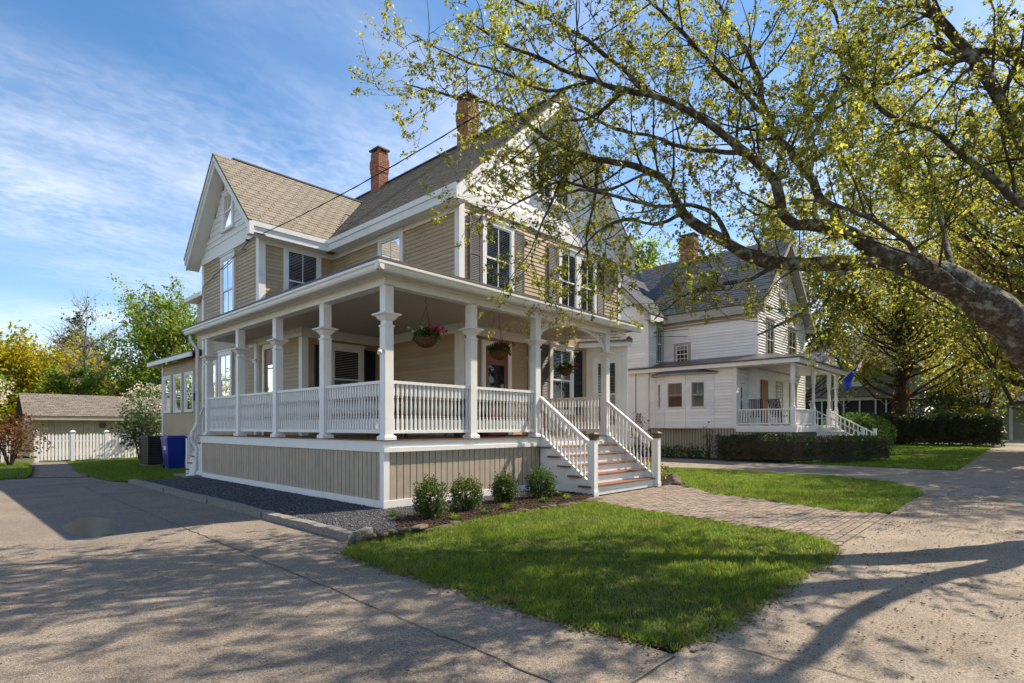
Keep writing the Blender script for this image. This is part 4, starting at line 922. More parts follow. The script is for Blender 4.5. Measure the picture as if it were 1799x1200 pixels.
# skirt and porch
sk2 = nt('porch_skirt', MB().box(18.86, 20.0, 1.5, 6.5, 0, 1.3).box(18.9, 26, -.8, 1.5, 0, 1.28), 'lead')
for k in range(55): part('skirt_board', MB().box(18.835, 18.858, -.78+k*.132, -.78+k*.132+.10, .15, 1.29), 'greytrim', sk2)
nt('skirt_trim', MB().box(18.82, 18.86, -.8, 6.5, 0, .15), 'greytrim')
nd = nt('porch_deck', MB().box(18.78, 26.0, -.9, 1.5, 1.38, 1.43), 'white'); nt('deck_fascia', MB().box(18.76, 26, -.92, -.88, 1.16, 1.38).box(18.76, 18.8, -.88, 1.45, 1.16, 1.381))
pm2 = MB(); pm2.lathe([(.1, 1.43), (.1, 2.2), (.06, 2.25), (.08, 2.3), (.055, 2.35), (.07, 2.7), (.06, 3.1), (.085, 3.15), (.06, 3.2), (.095, 3.28), (.095, 3.96)], 8); pme = pm2.mesh('porch_post', 'white')
for x in (18.92, 21.9, 24.55, 25.9): link('porch_post', pme, N, (x, -.78, 0))
nt('porch_beam', MB().box(18.82, 26, -.88, -.68, 3.93, 4.12).box(18.82, 19.0, -.68, 1.45, 3.931, 4.12)); nt('porch_ceiling', MB().box(19, 26, -.68, 1.05, 4.0, 4.03), 'ceiling')
door_N = nt('door', MB().fb(NFF, 24.65, 24.77, 1.43, 3.55, 0, .06).fb(NFF, 25.75, 25.87, 1.43, 3.55, 0, .06).fb(NFF, 24.77, 25.75, 3.43, 3.55, 0, .06), 'greytrim')
part('door_leaf', MB().fb(NFF, 24.77, 25.75, 1.43, 3.43, 0, .03), 'greytrim', door_N); part('pane', MB().fb(NFF, 24.95, 25.57, 1.7, 3.25, .03, .034), 'blind', door_N)
part('door', MB().fb(NFF, 20.6, 21.5, 1.43, 3.5, 0, .05), 'doorwood', N)
sq = MB().box(-.018, .018, -.018, .018, 0, .62).mesh('baluster', 'white')
railing(N, (18.9, -.68, 0), (18.9, 1.42, 0), 2.10, 1.5, 19, bal=sq, Hb=.62); railing(N, (19.0, -.78, 0), (21.8, -.78, 0), 2.10, 1.5, 24, bal=sq, Hb=.62); railing(N, (24.6, -.78, 0), (25.8, -.78, 0), 2.10, 1.5, 10, bal=sq, Hb=.62)
ns = nt('porch_steps', MB().extr([(21.95, -.9, 0), (21.95, -2.9, 0), (21.95, -2.9, .2), (21.95, -.9, 1.4)], (.05, 0, 0)))
part('stringer', MB().extr([(24.45, -.9, 0), (24.45, -2.9, 0), (24.45, -2.9, .2), (24.45, -.9, 1.4)], (.05, 0, 0)), 'white', ns)
for k in range(7): part('tread', MB().box(22.0, 24.45, -2.9+.28*k-.03, -2.9+.28*k+.28, .2*(k+1)-.04, .2*(k+1)), 'white', ns)
for x in (21.95, 24.5):
    nt('newel', MB().box(x-.06, x+.06, -2.72, -2.6, 0, 1.25).box(x-.08, x+.08, -2.74, -2.58, 1.25, 1.3))
    ra = Vector((x, -.85, 2.1)); rb = Vector((x, -2.6, 1.1)); o = nt('railing', MB().bar(ra, rb, .06, .05)); part('bottom_rail', MB().bar(ra+Vector((0, 0, -.62)), rb+Vector((0, 0, -.62)), .05, .05), 'white', o)
    for k in range(10): t = (k+.5)/10; link('baluster', sq, o, ra+(rb-ra)*t+Vector((0, 0, -.62)))
pg = nt('porch_gable', MB().extr([(21.6, -1.2, 4.2), (24.85, -1.2, 4.2), (23.2, -1.2, 4.76)], (0, .05, 0)))
mr_ = nt('porch_gable_roof', MB().slab([(21.3, -1.3, 4.16), (21.3, .9, 4.5), (23.2, .9, 4.84), (23.2, -1.3, 4.84)], .03).slab([(23.2, -1.3, 4.84), (23.2, .9, 4.84), (25.1, .9, 4.5), (25.1, -1.3, 4.16)], .03), 'metal_roof')
for k in range(6):
    y = -1.28+k*.4; part('roof_seam', MB().bar((21.3, y, 4.19+max(0, y+1.3)*.15), (23.2, y, 4.87), .025, .03), 'metal', mr_)
nt('service_mast', MB().tube([(18.72, 6.25, 1.3), (18.72, 6.25, 6.0)], .035, 6), 'lead'); nt('meter_box', MB().box(18.6, 18.78, 6.0, 6.2, 1.6, 2.0), 'greytrim')
# rocking chairs on that porch
def rocker(loc, rz, label):
    t = thing('rocking_chair', label, 'rocking chair', loc, 'rocking chairs on the white house porch'); c, s = math.cos(rz), math.sin(rz)
    def P(x, y, z): return (loc[0]+x*c-y*s, loc[1]+x*s+y*c, loc[2]+z)
    part('seat', MB().hexa([P(-.26, -.26, .40), P(.26, -.26, .40), P(.24, .24, .36), P(-.24, .24, .36), P(-.26, -.26, .43), P(.26, -.26, .43), P(.24, .24, .39), P(-.24, .24, .39)]), 'dark', t)
    for sx in (-.25, .25):
        part('rocker', MB().tube([P(sx, -.45, .07), P(sx, -.2, .025), P(sx, .1, .02), P(sx, .5, .10)], .02, 5), 'dark', t)
        part('leg', MB().bar(P(sx, -.24, .03), P(sx, -.25, .62), .035), 'dark', t); part('leg', MB().bar(P(sx, .24, .03), P(sx, .24, .42), .035), 'dark', t)
        part('back_post', MB().bar(P(sx, .22, .36), P(sx, .42, 1.12), .035), 'dark', t); part('armrest', MB().bar(P(sx, -.3, .62), P(sx, .3, .60), .06, .025), 'dark', t)
    for k in range(6): part('slat', MB().bar(P(-.17+k*.068, .235, .42), P(-.17+k*.068, .42, 1.08), .04, .015), 'dark', t)
    part('back_rail', MB().bar(P(-.27, .42, 1.1), P(.27, .42, 1.1), .07, .025), 'dark', t)
rocker((19.45, .85, 1.43), 1.9, 'dark rocking chair nearest the railing corner of the white house porch'); rocker((19.75, -.05, 1.43), 1.2, 'dark rocking chair by the wooden door on the white house porch')
# flag
fg = thing('flag', 'blue and white flag on a pole slanting from the white house porch post', 'flag', (24.6, -.86, 3.2))
A_, B_ = Vector((24.6, -.88, 3.15)), Vector((24.3, -2.3, 4.5))
part('flagpole', MB().tube([A_, B_], .016, 6), 'white', fg); part('finial', MB().lathe([(.0, B_.z), (.03, B_.z+.03), (.0, B_.z+.06)], 8, (B_.x, B_.y)), 'copper', fg)
vs = []; fs = []; nu, nv = 14, 8; mi = []
for i in range(nu):
    for j in range(nv):
        u = i/(nu-1); v = j/(nv-1); p = A_.lerp(B_, .97-.62*u*(1-.0*v)); drop = v*(.75-.12*u)
        p = p+Vector((.10*math.sin(6*u+5*v)*v, .22*v*math.sin(2.6*u+1)-.1*v, -drop*(.75+.25*math.cos(5*u+2*v))+.0)); vs.append(p)
fm = MB()
for i in range(nu-1):
    for j in range(nv-1): fs.append((i*nv+j, i*nv+j+1, (i+1)*nv+j+1, (i+1)*nv+j)); mi.append(2 if i < 1 else (1 if i < 3 else 0))
fm.v = vs; fm.f = fs; fm.m = mi; part('cloth', fm, ['flagblue', 'flagwhite', 'flagred'], fg, smooth=True)

# ================================================================== FAR BUILDINGS
G = thing('house', 'grey-green house with screened porch behind the trees on the right', 'house', (52, 3, 0))
def gt(n, mb, m): return part(n, mb, m, G)
gw = gt('wall', MB().box(52, 62, -.5, 9, 0, 6.6), 'greenwall'); clapwall(gw, FX(52), -.5, 9, 4.6, 6.3, [(2.7, 4.0, 4.9, 6.2)], h=.2, m='greenwall', joined=True)
gt('roof', MB().slab([(51.4, -1.2, 6.6), (51.4, 9.8, 6.6), (57, 8, 10.4), (57, 1.5, 10.4)], .1).slab([(51.4, -1.2, 6.6), (57, 1.5, 10.4), (62.5, -1.2, 6.6)], .1), 'shingle_brown'); gt('fascia', MB().box(51.4, 51.5, -1.2, 9.8, 6.3, 6.55), 'white')
gt('window', MB().fb(FX(52), 2.9, 3.8, 5.0, 6.1, 0, .08), 'white'); gt('shutter', MB().fb(FX(52), 2.4, 2.85, 5.0, 6.1, 0, .06), 'shutter_blue'); gt('porch_roof', MB().slab([(49.4, -.6, 4.0), (49.4, 8, 4.0), (52, 8, 4.9), (52, .2, 4.9)], .1), 'shingle_brown')
gt('porch_beam', MB().box(49.7, 49.9, -.4, 8, 3.65, 3.95), 'white'); gt('screen', MB().box(50.0, 50.02, -.2, 8, 1.0, 3.65), 'screen'); gt('porch_base', MB().box(49.8, 52, -.3, 8, 0, 1.4), 'greenwall'); gt('porch_rail', MB().box(49.7, 49.8, -.3, 8, 2.1, 2.2), 'white')
for y in (-.2, .8, 1.55, 2.7, 3.9, 4.8, 5.6, 6.5):
    gt('post', MB().box(49.72, 49.84, y-.05, y+.05, 1.3, 3.65), 'white')
for y in (.8, 3.9):
    for s in (-1, 1): gt('bracket', MB().extr([(49.76, y, 3.1), (49.76, y, 3.2), (49.76, y+s*.5, 3.65), (49.76, y+s*.4, 3.65)], (.06, 0, 0)), 'white')
chimney(G, 56.6, 57.6, 5.8, 6.6, 9.5, 12.0)
BH = thing('house', 'grey house with a dark door glimpsed at the far right edge', 'house', (74, -5, 0))
part('wall', MB().box(74, 82, -9, 0, 0, 4.2), 'greytrim', BH); part('roof', MB().slab([(73.4, -9.6, 4.0), (73.4, .6, 4.0), (78, .6, 6.6), (78, -9.6, 6.6)], .1), 'shingle_dark', BH); part('door', MB().box(73.9, 74, -5.6, -4.6, .3, 2.6), 'lead', BH)
for y in (-6.6, -4.2): part('column', MB().lathe([(.14, 0), (.14, 3.6)], 8, (73.2, y)), 'white', BH)
S = thing('shed', 'low tan board shed with shingled roof behind the picket fence', 'shed', (.3, 26, 0))
part('wall', MB().box(-1.7, 4.0, 25.2, 28.0, 0, 1.9), 'shedwall', S)
for k in range(27): part('wall_board', MB().box(-1.72+k*.215, -1.72+k*.215+.205, 25.16, 25.195, 0, 1.72), 'shedwall', S)
sr = part('roof', MB().slab([(-1.98, 24.75, 1.86), (4.3, 24.75, 1.86), (4.3, 26.4, 2.92), (-1.98, 26.4, 2.92)], .06).slab([(-1.98, 26.4, 2.92), (4.3, 26.4, 2.92), (4.3, 28.2, 1.86), (-1.98, 28.2, 1.86)], .06), 'shingle_brown', S)
us = Vector((0, 1.65, 1.06)); roof_shingles(sr, (-1.98, 24.75, 1.865), (1, 0, 0), us, (0, -1.06, 1.65), lambda x, y: 0 < x < 6.2 and y < us.length-.02, 6.3, us.length, .3, .14, 'shingle_brown', 'shingle_brown')
part('fascia', MB().box(-1.95, 4.28, 24.76, 24.8, 1.68, 1.82), 'shedwall', S); part('wall_plaque', MB().tube([(.95, 25.12, 1.45), (.95, 25.158, 1.45)], .15, 14), 'lead', S)
GA = thing('garage', 'pale green-grey gabled garage partly hidden behind the blossoming shrub', 'garage', (6.5, 36, 0))
part('wall', MB().box(3.4, 10, 34.5, 40, 0, 2.4), 'greenwall', GA); part('gable', MB().extr([(3.4, 34.5, 2.4), (10, 34.5, 2.4), (6.7, 34.5, 4.9)], (0, .1, 0)), 'greenwall', GA)
part('roof', MB().slab([(2.9, 34.0, 2.2), (6.7, 34.0, 5.15), (6.7, 40, 5.15), (2.9, 40, 2.2)], .12).slab([(6.7, 34.0, 5.15), (10.5, 34.0, 2.2), (10.5, 40, 2.2), (6.7, 40, 5.15)], .12), 'shingle_dark', GA); part('rake_board', MB().bar((2.95, 33.95, 2.1), (6.7, 33.95, 5.02), .06, .2), 'white', GA)

# ================================================================== FENCE, UTILITIES
FN = thing('picket_fence', 'white wooden picket fence across the end of the back yard', 'fence', (0, 20.4, 0))
pk = MB(); pk.extr([(-.038, 0, 0), (.038, 0, 0), (.038, 0, .9), (.045, 0, .95), (.0, 0, 1.06), (-.045, 0, .95), (-.038, 0, .9)], (0, .02, 0)); pke = pk.mesh('picket', 'white')
ptm = MB().lathe([(.07, 0), (.07, 1.15), (.09, 1.16), (.09, 1.19), (.0, 1.25)], 4, sq=True).mesh('fence_post', 'white')
a = Vector((-2.05, 20.2, 0)); b = Vector((4.6, 20.75, 0)); n = 60
for k in range(n): p = a+(b-a)*((k+.5)/n); link('picket', pke, FN, p+Vector((0, 0, .06+.015*math.sin(k*.9))), (0, 0, .083))
for k in (0, .17, .34, .6, .85, 1): link('fence_post', ptm, FN, a+(b-a)*k+Vector((0, .05, 0)))
for z in (.28, .82): part('rail', MB().bar(a+Vector((0, .05, z)), b+Vector((0, .05, z)), .04, .08), 'white', FN)
FN2 = thing('picket_fence', 'short white picket fence section left of the bronze shrub', 'fence', (-5, 20.2, 0))
for k in range(26): link('picket', pke, FN2, (-5.6+k*.115, 20.9, .02))
for z in (.28, .82): part('rail', MB().box(-5.7, -2.6, 20.92, 20.97, z, z+.08), 'white', FN2)
AC = thing('air_conditioner', 'dark grey louvred outdoor air conditioner unit beside the blue bin', 'air conditioner', (.65, 14.6, 0))
part('body', MB().box(.2, 1.05, 14.2, 15.0, .08, 1.0), 'dark', AC); part('base', MB().box(.12, 1.12, 14.1, 15.1, 0, .08), 'granite', AC)
for k in range(14): part('louver', MB().box(.17, 1.08, 14.17, 15.03, .12+k*.063, .12+k*.063+.03), 'acgrey', AC)
part('top', MB().box(.15, 1.1, 14.15, 15.05, 1.0, 1.06), 'acgrey', AC)
for x, y in ((.17, 14.17), (1.03, 14.17), (.17, 14.98)): part('corner_post', MB().box(x, x+.06, y, y+.06, .08, 1.0), 'acgrey', AC)
BN = thing('wheeled_bin', 'blue plastic wheeled recycling bin next to the side steps', 'bin', (.55, 12.75, 0))
x0, y0 = .55, 12.75
part('body', MB().hexa([(x0-.22, y0-.24, .03), (x0+.22, y0-.24, .03), (x0+.22, y0+.22, .03), (x0-.22, y0+.22, .03), (x0-.29, y0-.33, .98), (x0+.29, y0-.33, .98), (x0+.29, y0+.33, .98), (x0-.29, y0+.33, .98)]), 'binblue', BN)
part('rim', MB().box(x0-.31, x0+.31, y0-.35, y0+.35, .96, 1.01), 'binblue', BN); part('lid', MB().hexa([(x0-.31, y0-.36, 1.01), (x0+.31, y0-.36, 1.01), (x0+.31, y0+.36, 1.01), (x0-.31, y0+.36, 1.01), (x0-.24, y0-.28, 1.09), (x0+.24, y0-.28, 1.09), (x0+.24, y0+.28, 1.07), (x0-.24, y0+.28, 1.07)]), 'binblue', BN)
part('recycling_mark', MB().box(x0-.273, x0-.262, y0-.12, y0+.1, .62, .80), 'plasticwhite', BN).rotation_euler = (0, 0, 0)
part('handle', MB().tube([(x0-.24, y0+.36, .93), (x0-.24, y0+.42, .98), (x0+.24, y0+.42, .98), (x0+.24, y0+.36, .93)], .018, 6), 'binblue', BN)
for k in (-.12, 0, .12): part('rib', MB().box(x0-.262, x0-.25, y0+k-.012, y0+k+.012, .1, .55), 'binblue', BN)
for s in (-1, 1): part('wheel', MB().tube([(x0+s*.2, y0+.26, .1), (x0+s*.26, y0+.26, .1)], .1, 12), 'dark', BN)
def cable(name, a, b, sag, r, label, n=40):
    a, b = Vector(a), Vector(b); pts = []
    for i in range(n+1):
        t = i/n; p = a.lerp(b, t); p.z -= sag*4*t*(1-t); pts.append(p)
    q = [p+Vector((.012*math.cos(i*2.2), 0, .012*math.sin(i*2.2))) for i, p in enumerate(pts)]
    o = link(name, MB().tube(pts, r, 5).tube(q, r*.7, 4).mesh(name, 'dark')); return tag(o, label, 'cable')
cable('service_cable', (1.1, 8.3, 6.58), (2.0, -10.6, 8.3), .55, .011, 'black twisted service cable rising from the tan house gable across the sky')
cable('service_cable', (18.72, 6.25, 5.9), (31, -10.6, 8.4), .25, .014, 'upper black cable running to the white house mast', 24)
cable('service_cable', (18.72, 6.25, 5.75), (31, -10.6, 7.4), .45, .014, 'lower sagging black cable running to the white house mast', 24)
part('service_bracket', MB().tube([(1.16, 8.3, 6.6), (1.08, 8.3, 6.6)], .03, 8).tube([(1.14, 8.3, 6.56), (1.13, 8.7, 6.42), (1.14, 8.45, 6.38), (1.13, 9.2, 6.36), (1.14, 11.9, 5.9), (1.13, 11.95, 5.5)], .012, 5), 'lead', H)
for px_, lb in ((2.0, 'wooden utility pole on the street verge beside the big maple'), (31, 'wooden utility pole on the street verge past the white house')):
    t = thing('utility_pole', lb, 'utility pole', (px_, -10.6 if px_ > 5 else -10.65, 0)); part('pole', MB().tube([(px_, -10.65, 0), (px_, -10.65, 9)], [.15, .11], 10), 'woodpole', t); part('crossarm', MB().box(px_-1, px_+1, -10.72, -10.6, 8.4, 8.5), 'woodpole', t)

# ================================================================== PORCH CONTENTS
def chair(loc, rz, label):
    t = thing('porch_chair', label, 'chair', loc, 'chairs on the tan house porch'); c, s = math.cos(rz), math.sin(rz)
    def P(x, y, z): return (loc[0]+x*c-y*s, loc[1]+x*s+y*c, loc[2]+z)
    for k in range(5): part('seat_slat', MB().bar(P(-.22, -.2+k*.1, .45), P(.22, -.2+k*.1, .45), .08, .02), 'deckwood', t)
    for sx in (-.23, .23):
        part('leg', MB().bar(P(sx, -.24, 0), P(sx, .2, .46), .03), 'metal', t); part('leg', MB().bar(P(sx, .26, 0), P(sx, -.2, .46), .03), 'metal', t); part('back_post', MB().bar(P(sx, .2, .45), P(sx, .3, .9), .03), 'metal', t)
    for k in range(3): part('back_slat', MB().bar(P(-.23, .24+k*.025, .60+k*.12), P(.23, .24+k*.025, .60+k*.12), .02, .08), 'deckwood', t)
chair((1.15, 1.35, ZD+.004), 2.6, 'folding wood and metal chair behind the railing near the porch corner'); chair((2.3, 3.2, ZD+.004), 4.4, 'folding wood and metal chair in front of the porch window'); chair((2.75, 1.25, ZD+.004), 3.4, 'folding wood and metal chair left of the front door')
tb = thing('side_table', 'small dark round table between the porch chairs', 'table', (1.5, 2.4, ZD+.004))
part('table_top', MB().lathe([(.3, ZD+.52), (.32, ZD+.53), (.32, ZD+.55), (.3, ZD+.56)], 18, (1.5, 2.4)), 'metal', tb)
for k in range(3):
    a = k*2.09; part('leg', MB().bar((1.5+.25*math.cos(a), 2.4+.25*math.sin(a), ZD), (1.5-.1*math.cos(a), 2.4-.1*math.sin(a), ZD+.53), .025), 'metal', tb)
mt = link('door_mat', MB().box(4.15, 5.05, 1.2, 1.8, ZD+.005, ZD+.025).mesh('door_mat', 'coco')); tag(mt, 'brown coir mat before the front door', 'mat')
def blades(name, c, n, h, m, parent, spread=.5, w=.012):
    V = []; 
    for i in range(n):
        a = random.uniform(0, 6.28); l = random.uniform(.1, spread); hh = h*random.uniform(.6, 1.1); p = np.array(c); d = np.array([math.cos(a), math.sin(a), 0]); s = np.array([-d[1], d[0], 0])*w
        q0 = p+d*.02; q1 = p+d*l*.4*h*2+np.array([0, 0, hh*.7]); q2 = p+d*l*h*2+np.array([0, 0, hh*(.9-l*.5)])
        V.append((q0-s, q0+s, q1+s*.9, q1-s*.9, q2))
    V = np.array(V).reshape(-1, 3)-np.array(wpos(parent)); k = np.arange(n)[:, None]*5
    Fc = np.concatenate([k+np.array([[0, 1, 2]]), k+np.array([[0, 2, 3]]), k+np.array([[3, 2, 4]])]); o = link(name, npmesh(name, V, Fc, m), parent); o['kind'] = 'stuff'; return o
for (x, y, lb) in ((3.0, 1.5, 'potted spiky green plant by the house corner on the porch'), (3.75, 1.55, 'potted spiky plant left of the front door')):
    t = thing('potted_plant', lb, 'potted plant', (x, y, ZD+.004)); part('pot', MB().lathe([(.13, ZD), (.19, ZD+.32), (.21, ZD+.33), (.21, ZD+.37), (.17, ZD+.37), (.16, ZD+.33)], 14, (x, y)), 'coco', t, smooth=True); blades('foliage', (x, y, ZD+.35), 60, .75, 'leaf_green', t)
def basket(x, y, ztop, zrim, r, label, pink, seed):
    rs = np.random.default_rng(seed); t = thing('hanging_basket', label, 'hanging basket', (x, y, zrim-r*.8), 'hanging baskets under the porch ceiling')
    part('bowl', MB().lathe([(.03, zrim-r*.82), (r*.45, zrim-r*.74), (r*.78, zrim-r*.5), (r*.96, zrim-r*.2), (r, zrim), (r*.93, zrim), (r*.5, zrim-.03)], 20, (x, y)), 'coco', t, smooth=True)
    ws = MB()
    for k in range(14):
        a = 6.283*k/14; ws.tube([(x+r*1.01*math.cos(a)*q, y+r*1.01*math.sin(a)*q, zrim-r*.83*z) for q, z in ((1.01, 0), (.98, .25), (.80, .61), (.47, .91), (.05, 1.02))], .004, 4)
    part('wire_frame', ws, 'dark', t)
    for k in range(3):
        a = 6.283*k/3+.4; part('chain', MB().tube([(x+r*.97*math.cos(a), y+r*.97*math.sin(a), zrim), (x, y, zrim+.55)], .0045, 4), 'metal', t)
    hk = [(x, y, zrim+.55)]+[(x+.03*math.sin(q), y, zrim+.58+.03*(1-math.cos(q))) for q in (1, 2, 3, 4)]+[(x, y, zrim+.72), (x, y, ztop)]; part('hook', MB().tube(hk, .005, 5), 'metal', t)
    a = rs.uniform(0, 6.283, 520); q = r*1.15*np.sqrt(rs.uniform(0, 1, 520)); z = zrim+.02+.17*rs.uniform(0, 1, 520)*(1.2-q/r*.6)-.05*(q > r)*rs.uniform(0, 2.0, 520)
    leafpart('foliage', np.stack([x+q*np.cos(a), y+q*np.sin(a), z], 1), .06, 'leaf_green', t)
    for nm, m, cnt, cx, cy in pink:
        f = rs.normal(size=(cnt, 3))*np.array([.085, .085, .045])+np.array([x+cx, y+cy, zrim+.12]); k = np.repeat(f, 8, 0)
        leafpart(nm, k, .055, m, t, droop=-.2)
RC = np.array([.6803, -.7329])
def off(d): return (d*RC[0], d*RC[1])
basket(1.14, .34, 3.79, 2.99, .21, 'hanging basket with pink and white flowers nearest the porch corner', [('petals', 'flower_pink', 26, *off(.16)), ('petals', 'flower_white', 16, *off(-.1))], 3)
basket(3.05, .34, 3.79, 2.93, .20, 'hanging basket with deep pink flowers in front of the door', [('petals', 'flower_pink', 34, *off(.02)), ('petals', 'leaf_orange', 10, *off(.19))], 4)
basket(6.3, 1.1, 3.79, 2.86, .18, 'hanging basket with cream flowers by the right porch window', [('petals', 'flower_white', 22, *off(-.03)), ('petals', 'flower_pink', 8, *off(.16))], 5)

# ================================================================== SHRUBS AND HEDGES
def shell(n, rs, c, r, thick=.35, lump=.18, flat=-.85):
    d = unit(rs.normal(size=(n, 3))); d = d[d[:, 2] > flat]; ph = rs.uniform(0, 6.28, 6)
    l = 1+lump*(np.sin(3*d[:, 0]*3+ph[0])*np.sin(3*d[:, 1]*3+ph[1])+np.sin(7*d[:, 2]+ph[2])*np.sin(6*d[:, 0]+ph[3]))
    k = (1-thick*rs.uniform(0, 1, len(d))**1.5)*l; return np.array(c)+d*np.array(r)*k[:, None], d
def shrub(name, label, cat, c, r, n, size, m, seed, stems=5, bark='bark_dark', extra=(), thick=.4, lump=.18, group=None, tmpl=KITE, core=True):
    rs = np.random.default_rng(seed); t = thing(name, label, cat, (c[0], c[1], 0), group)
    sm = MB()
    for k in range(stems):
        a = 6.283*k/stems+rs.uniform(0, 1); e = (c[0]+r[0]*.6*math.cos(a), c[1]+r[1]*.6*math.sin(a), c[2]+r[2]*.3)
        sm.tube([(c[0]+.04*math.cos(a), c[1]+.04*math.sin(a), -.02), (c[0]+r[0]*.25*math.cos(a), c[1]+r[1]*.25*math.sin(a), c[2]*.6), e], [.02+.01*r[2], .015, .006], 5)
    part('stems', sm, bark, t)
    P, d = shell(n, rs, c, r, thick, lump); P[:, 2] = np.maximum(P[:, 2], .03); leafpart('foliage', P, size, m, t, tmpl, droop=-.1, dirs=d*.8)
    for nm, mm, cnt, sz in extra:
        P, d = shell(cnt, rs, c, r, .2, lump, -.3); leafpart(nm, P, sz, mm, t, droop=0)
    return t
for i, (x, y, hh, rr, lb) in enumerate(((-.05, -1.25, .52, .235, 'largest clipped green boxwood at the left end of the porch bed'), (.85, -1.05, .48, .27, 'wide clipped green boxwood second from the left in the porch bed'), (1.95, -.85, .47, .225, 'yellowish green boxwood third from the left in the porch bed'), (2.85, -.95, .52, .26, 'round green boxwood beside the porch steps'))):
    shrub('boxwood', lb, 'shrub', (x, y, hh*.56), (rr, rr, hh*.58), 4200, .033, 'leaf_box', 40+i, lump=.2, group='boxwoods in front of the porch', thick=.5)
for i, (x, y, lb) in enumerate(((.1, -1.62, 'yellow-green tuft below the leftmost boxwood'), (.75, -1.6, 'pale leafy tuft between the two left boxwoods'), (1.35, -1.45, 'yellow tuft below the third boxwood'), (2.4, -1.4, 'broad leafy tuft left of the boxwood by the steps'), (3.0, -1.45, 'yellow-green tuft beneath the boxwood by the steps'), (-.35, -.75, 'low weedy tuft at the porch corner'), (3.35, -1.05, 'low leafy plant against the step stringer'))):
    t = thing('tuft', lb, 'plant', (x, y, .03), 'small perennials in the porch bed'); blades('foliage', (x, y, .03), 45, .13, ('leaf_lime', 'leaf_green')[i % 2], t, 1.0, .007)
shrub('bronze_shrub', 'bronze-leaved shrub on the small lawn at the far left', 'shrub', (-2.95, 18.4, 1.0), (.95, .95, .85), 1500, .11, 'leaf_bronze', 51, stems=16, thick=.8)
shrub('dark_shrub', 'dark green leggy shrub standing before the picket fence', 'shrub', (1.0, 18.6, 1.25), (.85, .85, .95), 1500, .12, 'leaf_dark', 52, stems=12, thick=.8)
shrub('blossom_shrub', 'pink and white flowering shrub between the fence and rear wing', 'shrub', (2.3, 21.3, 2.3), (1.3, 1.6, 1.0), 1700, .13, 'leaf_green', 53, stems=9, extra=(('blossoms', 'blossom', 1500, .10),))
shrub('blossom_tree', 'white flowering tree at the left edge behind the small lawn', 'tree', (-4.3, 23.5, 2.4), (1.7, 1.7, 1.9), 2200, .14, 'leaf_lime', 54, stems=8, extra=(('blossoms', 'blossom', 2600, .12),))
shrub('lilac', 'sparse reddish shrub by the meter on the white house', 'shrub', (16.6, 5.0, 1.3), (.5, .5, .8), 160, .10, 'leaf_bronze', 55, stems=7, thick=.9)
shrub('sapling', 'thin pale-leaved sapling before the white house skirt', 'shrub', (18.2, 2.4, .9), (.25, .3, .75), 200, .08, 'leaf_lime', 56, stems=6, thick=.9)
for i, (x, y, lb) in enumerate(((7.3, -.9, 'yellowish plant right beside the step newel'), (8.4, -.2, 'low yellow-green plant in the bed right of the steps'), (9.8, .6, 'reddish low plant under the bay window'))):
    shrub('bed_plant', lb, 'plant', (x, y, .22), (.32, .32, .24), 420, .07, ('leaf_lime', 'leaf_yellow', 'leaf_bronze')[i], 60+i, group='plants right of the steps', thick=.8)
for i, (x, y, w) in enumerate(((17.7, 6.4, .5), (17.75, 5.2, .6), (17.7, 4.0, .55), (17.7, 2.9, .5))):
    shrub('ground_shrub', 'low green plant %s along the white house skirt' % ('farthest', 'second farthest', 'second nearest', 'nearest the hedge')[i], 'plant', (x, y, .25), (w, .75, .32), 600, .09, 'leaf_green', 70+i, group='low plants along the white house', thick=.8)
def hedge(label, path, w, h, n, size, m, seed, base=.0):
    rs = np.random.default_rng(seed); p = smoothline([(x, y, 0) for x, y in path], .4)[:, :2]; t = thing('hedge', label, 'hedge', (path[0][0], path[0][1], 0))
    g = unit(np.gradient(p, axis=0)); nr = np.stack([-g[:, 1], g[:, 0]], 1); mb = MB(); k = len(p); vs = []
    for i in range(k):
        for sx, z in ((-.78, .12), (-.82, .8), (-.5, .93), (.5, .93), (.82, .8), (.78, .12)): q = p[i]+nr[i]*sx*w; vs.append((q[0], q[1], base+z*h))
    mb.add(vs, [(i*6+j, i*6+(j+1) % 6, (i+1)*6+(j+1) % 6, (i+1)*6+j) for i in range(k-1) for j in range(6)]+[tuple(range(6)), tuple(range(6*k-1, 6*k-7, -1))]); part('twigs', mb, 'bark_dark', t)
    i = rs.integers(0, k-1, n); f = rs.uniform(0, 1, (n, 1)); c = p[i]*(1-f)+p[i+1]*f; a = rs.uniform(-.25, math.pi+.25, n); bx = np.sign(np.cos(a))*np.abs(np.cos(a))**.55; bz = np.clip(np.sin(a), -.3, 1); bz = np.sign(bz)*np.abs(bz)**.6
    wob = 1+.07*np.sin(i*.9+seed)+.05*np.sin(i*2.3)+rs.normal(size=n)*.05; lat = bx*w*wob; z = base+h*(.5+.5*bz*wob*(.94+.06*np.sin(i*.5))); low = rs.uniform(0, 1, n) < .35; z[low] = base+h*rs.uniform(.06, .6, low.sum())
    ends = np.where(rs.uniform(size=n) < .06)[0]; c[ends] = np.where(rs.uniform(size=(len(ends), 1)) < .5, p[0]-g[0]*.1, p[-1]+g[-1]*.1)+0; lat[ends] *= rs.uniform(0, 1, len(ends))
    P = np.concatenate([c+nr[i]*lat[:, None], z[:, None]], 1); leafpart('foliage', P, size, m, t, droop=-.1)
hedge('rounded dark yew hedge in front of the white house porch', [(17.35, 1.5), (17.55, .2), (17.9, -1.2), (19.2, -2.1), (20.6, -2.7), (21.7, -3.1)], .75, 1.02, 15000, .07, 'leaf_dark', 5)
hedge('long dark clipped hedge across the far lawn beside the sidewalk', [(44.5, 2.6), (44.8, -2), (45, -6.5)], 1.3, 2.25, 15000, .16, 'leaf_dark', 8)
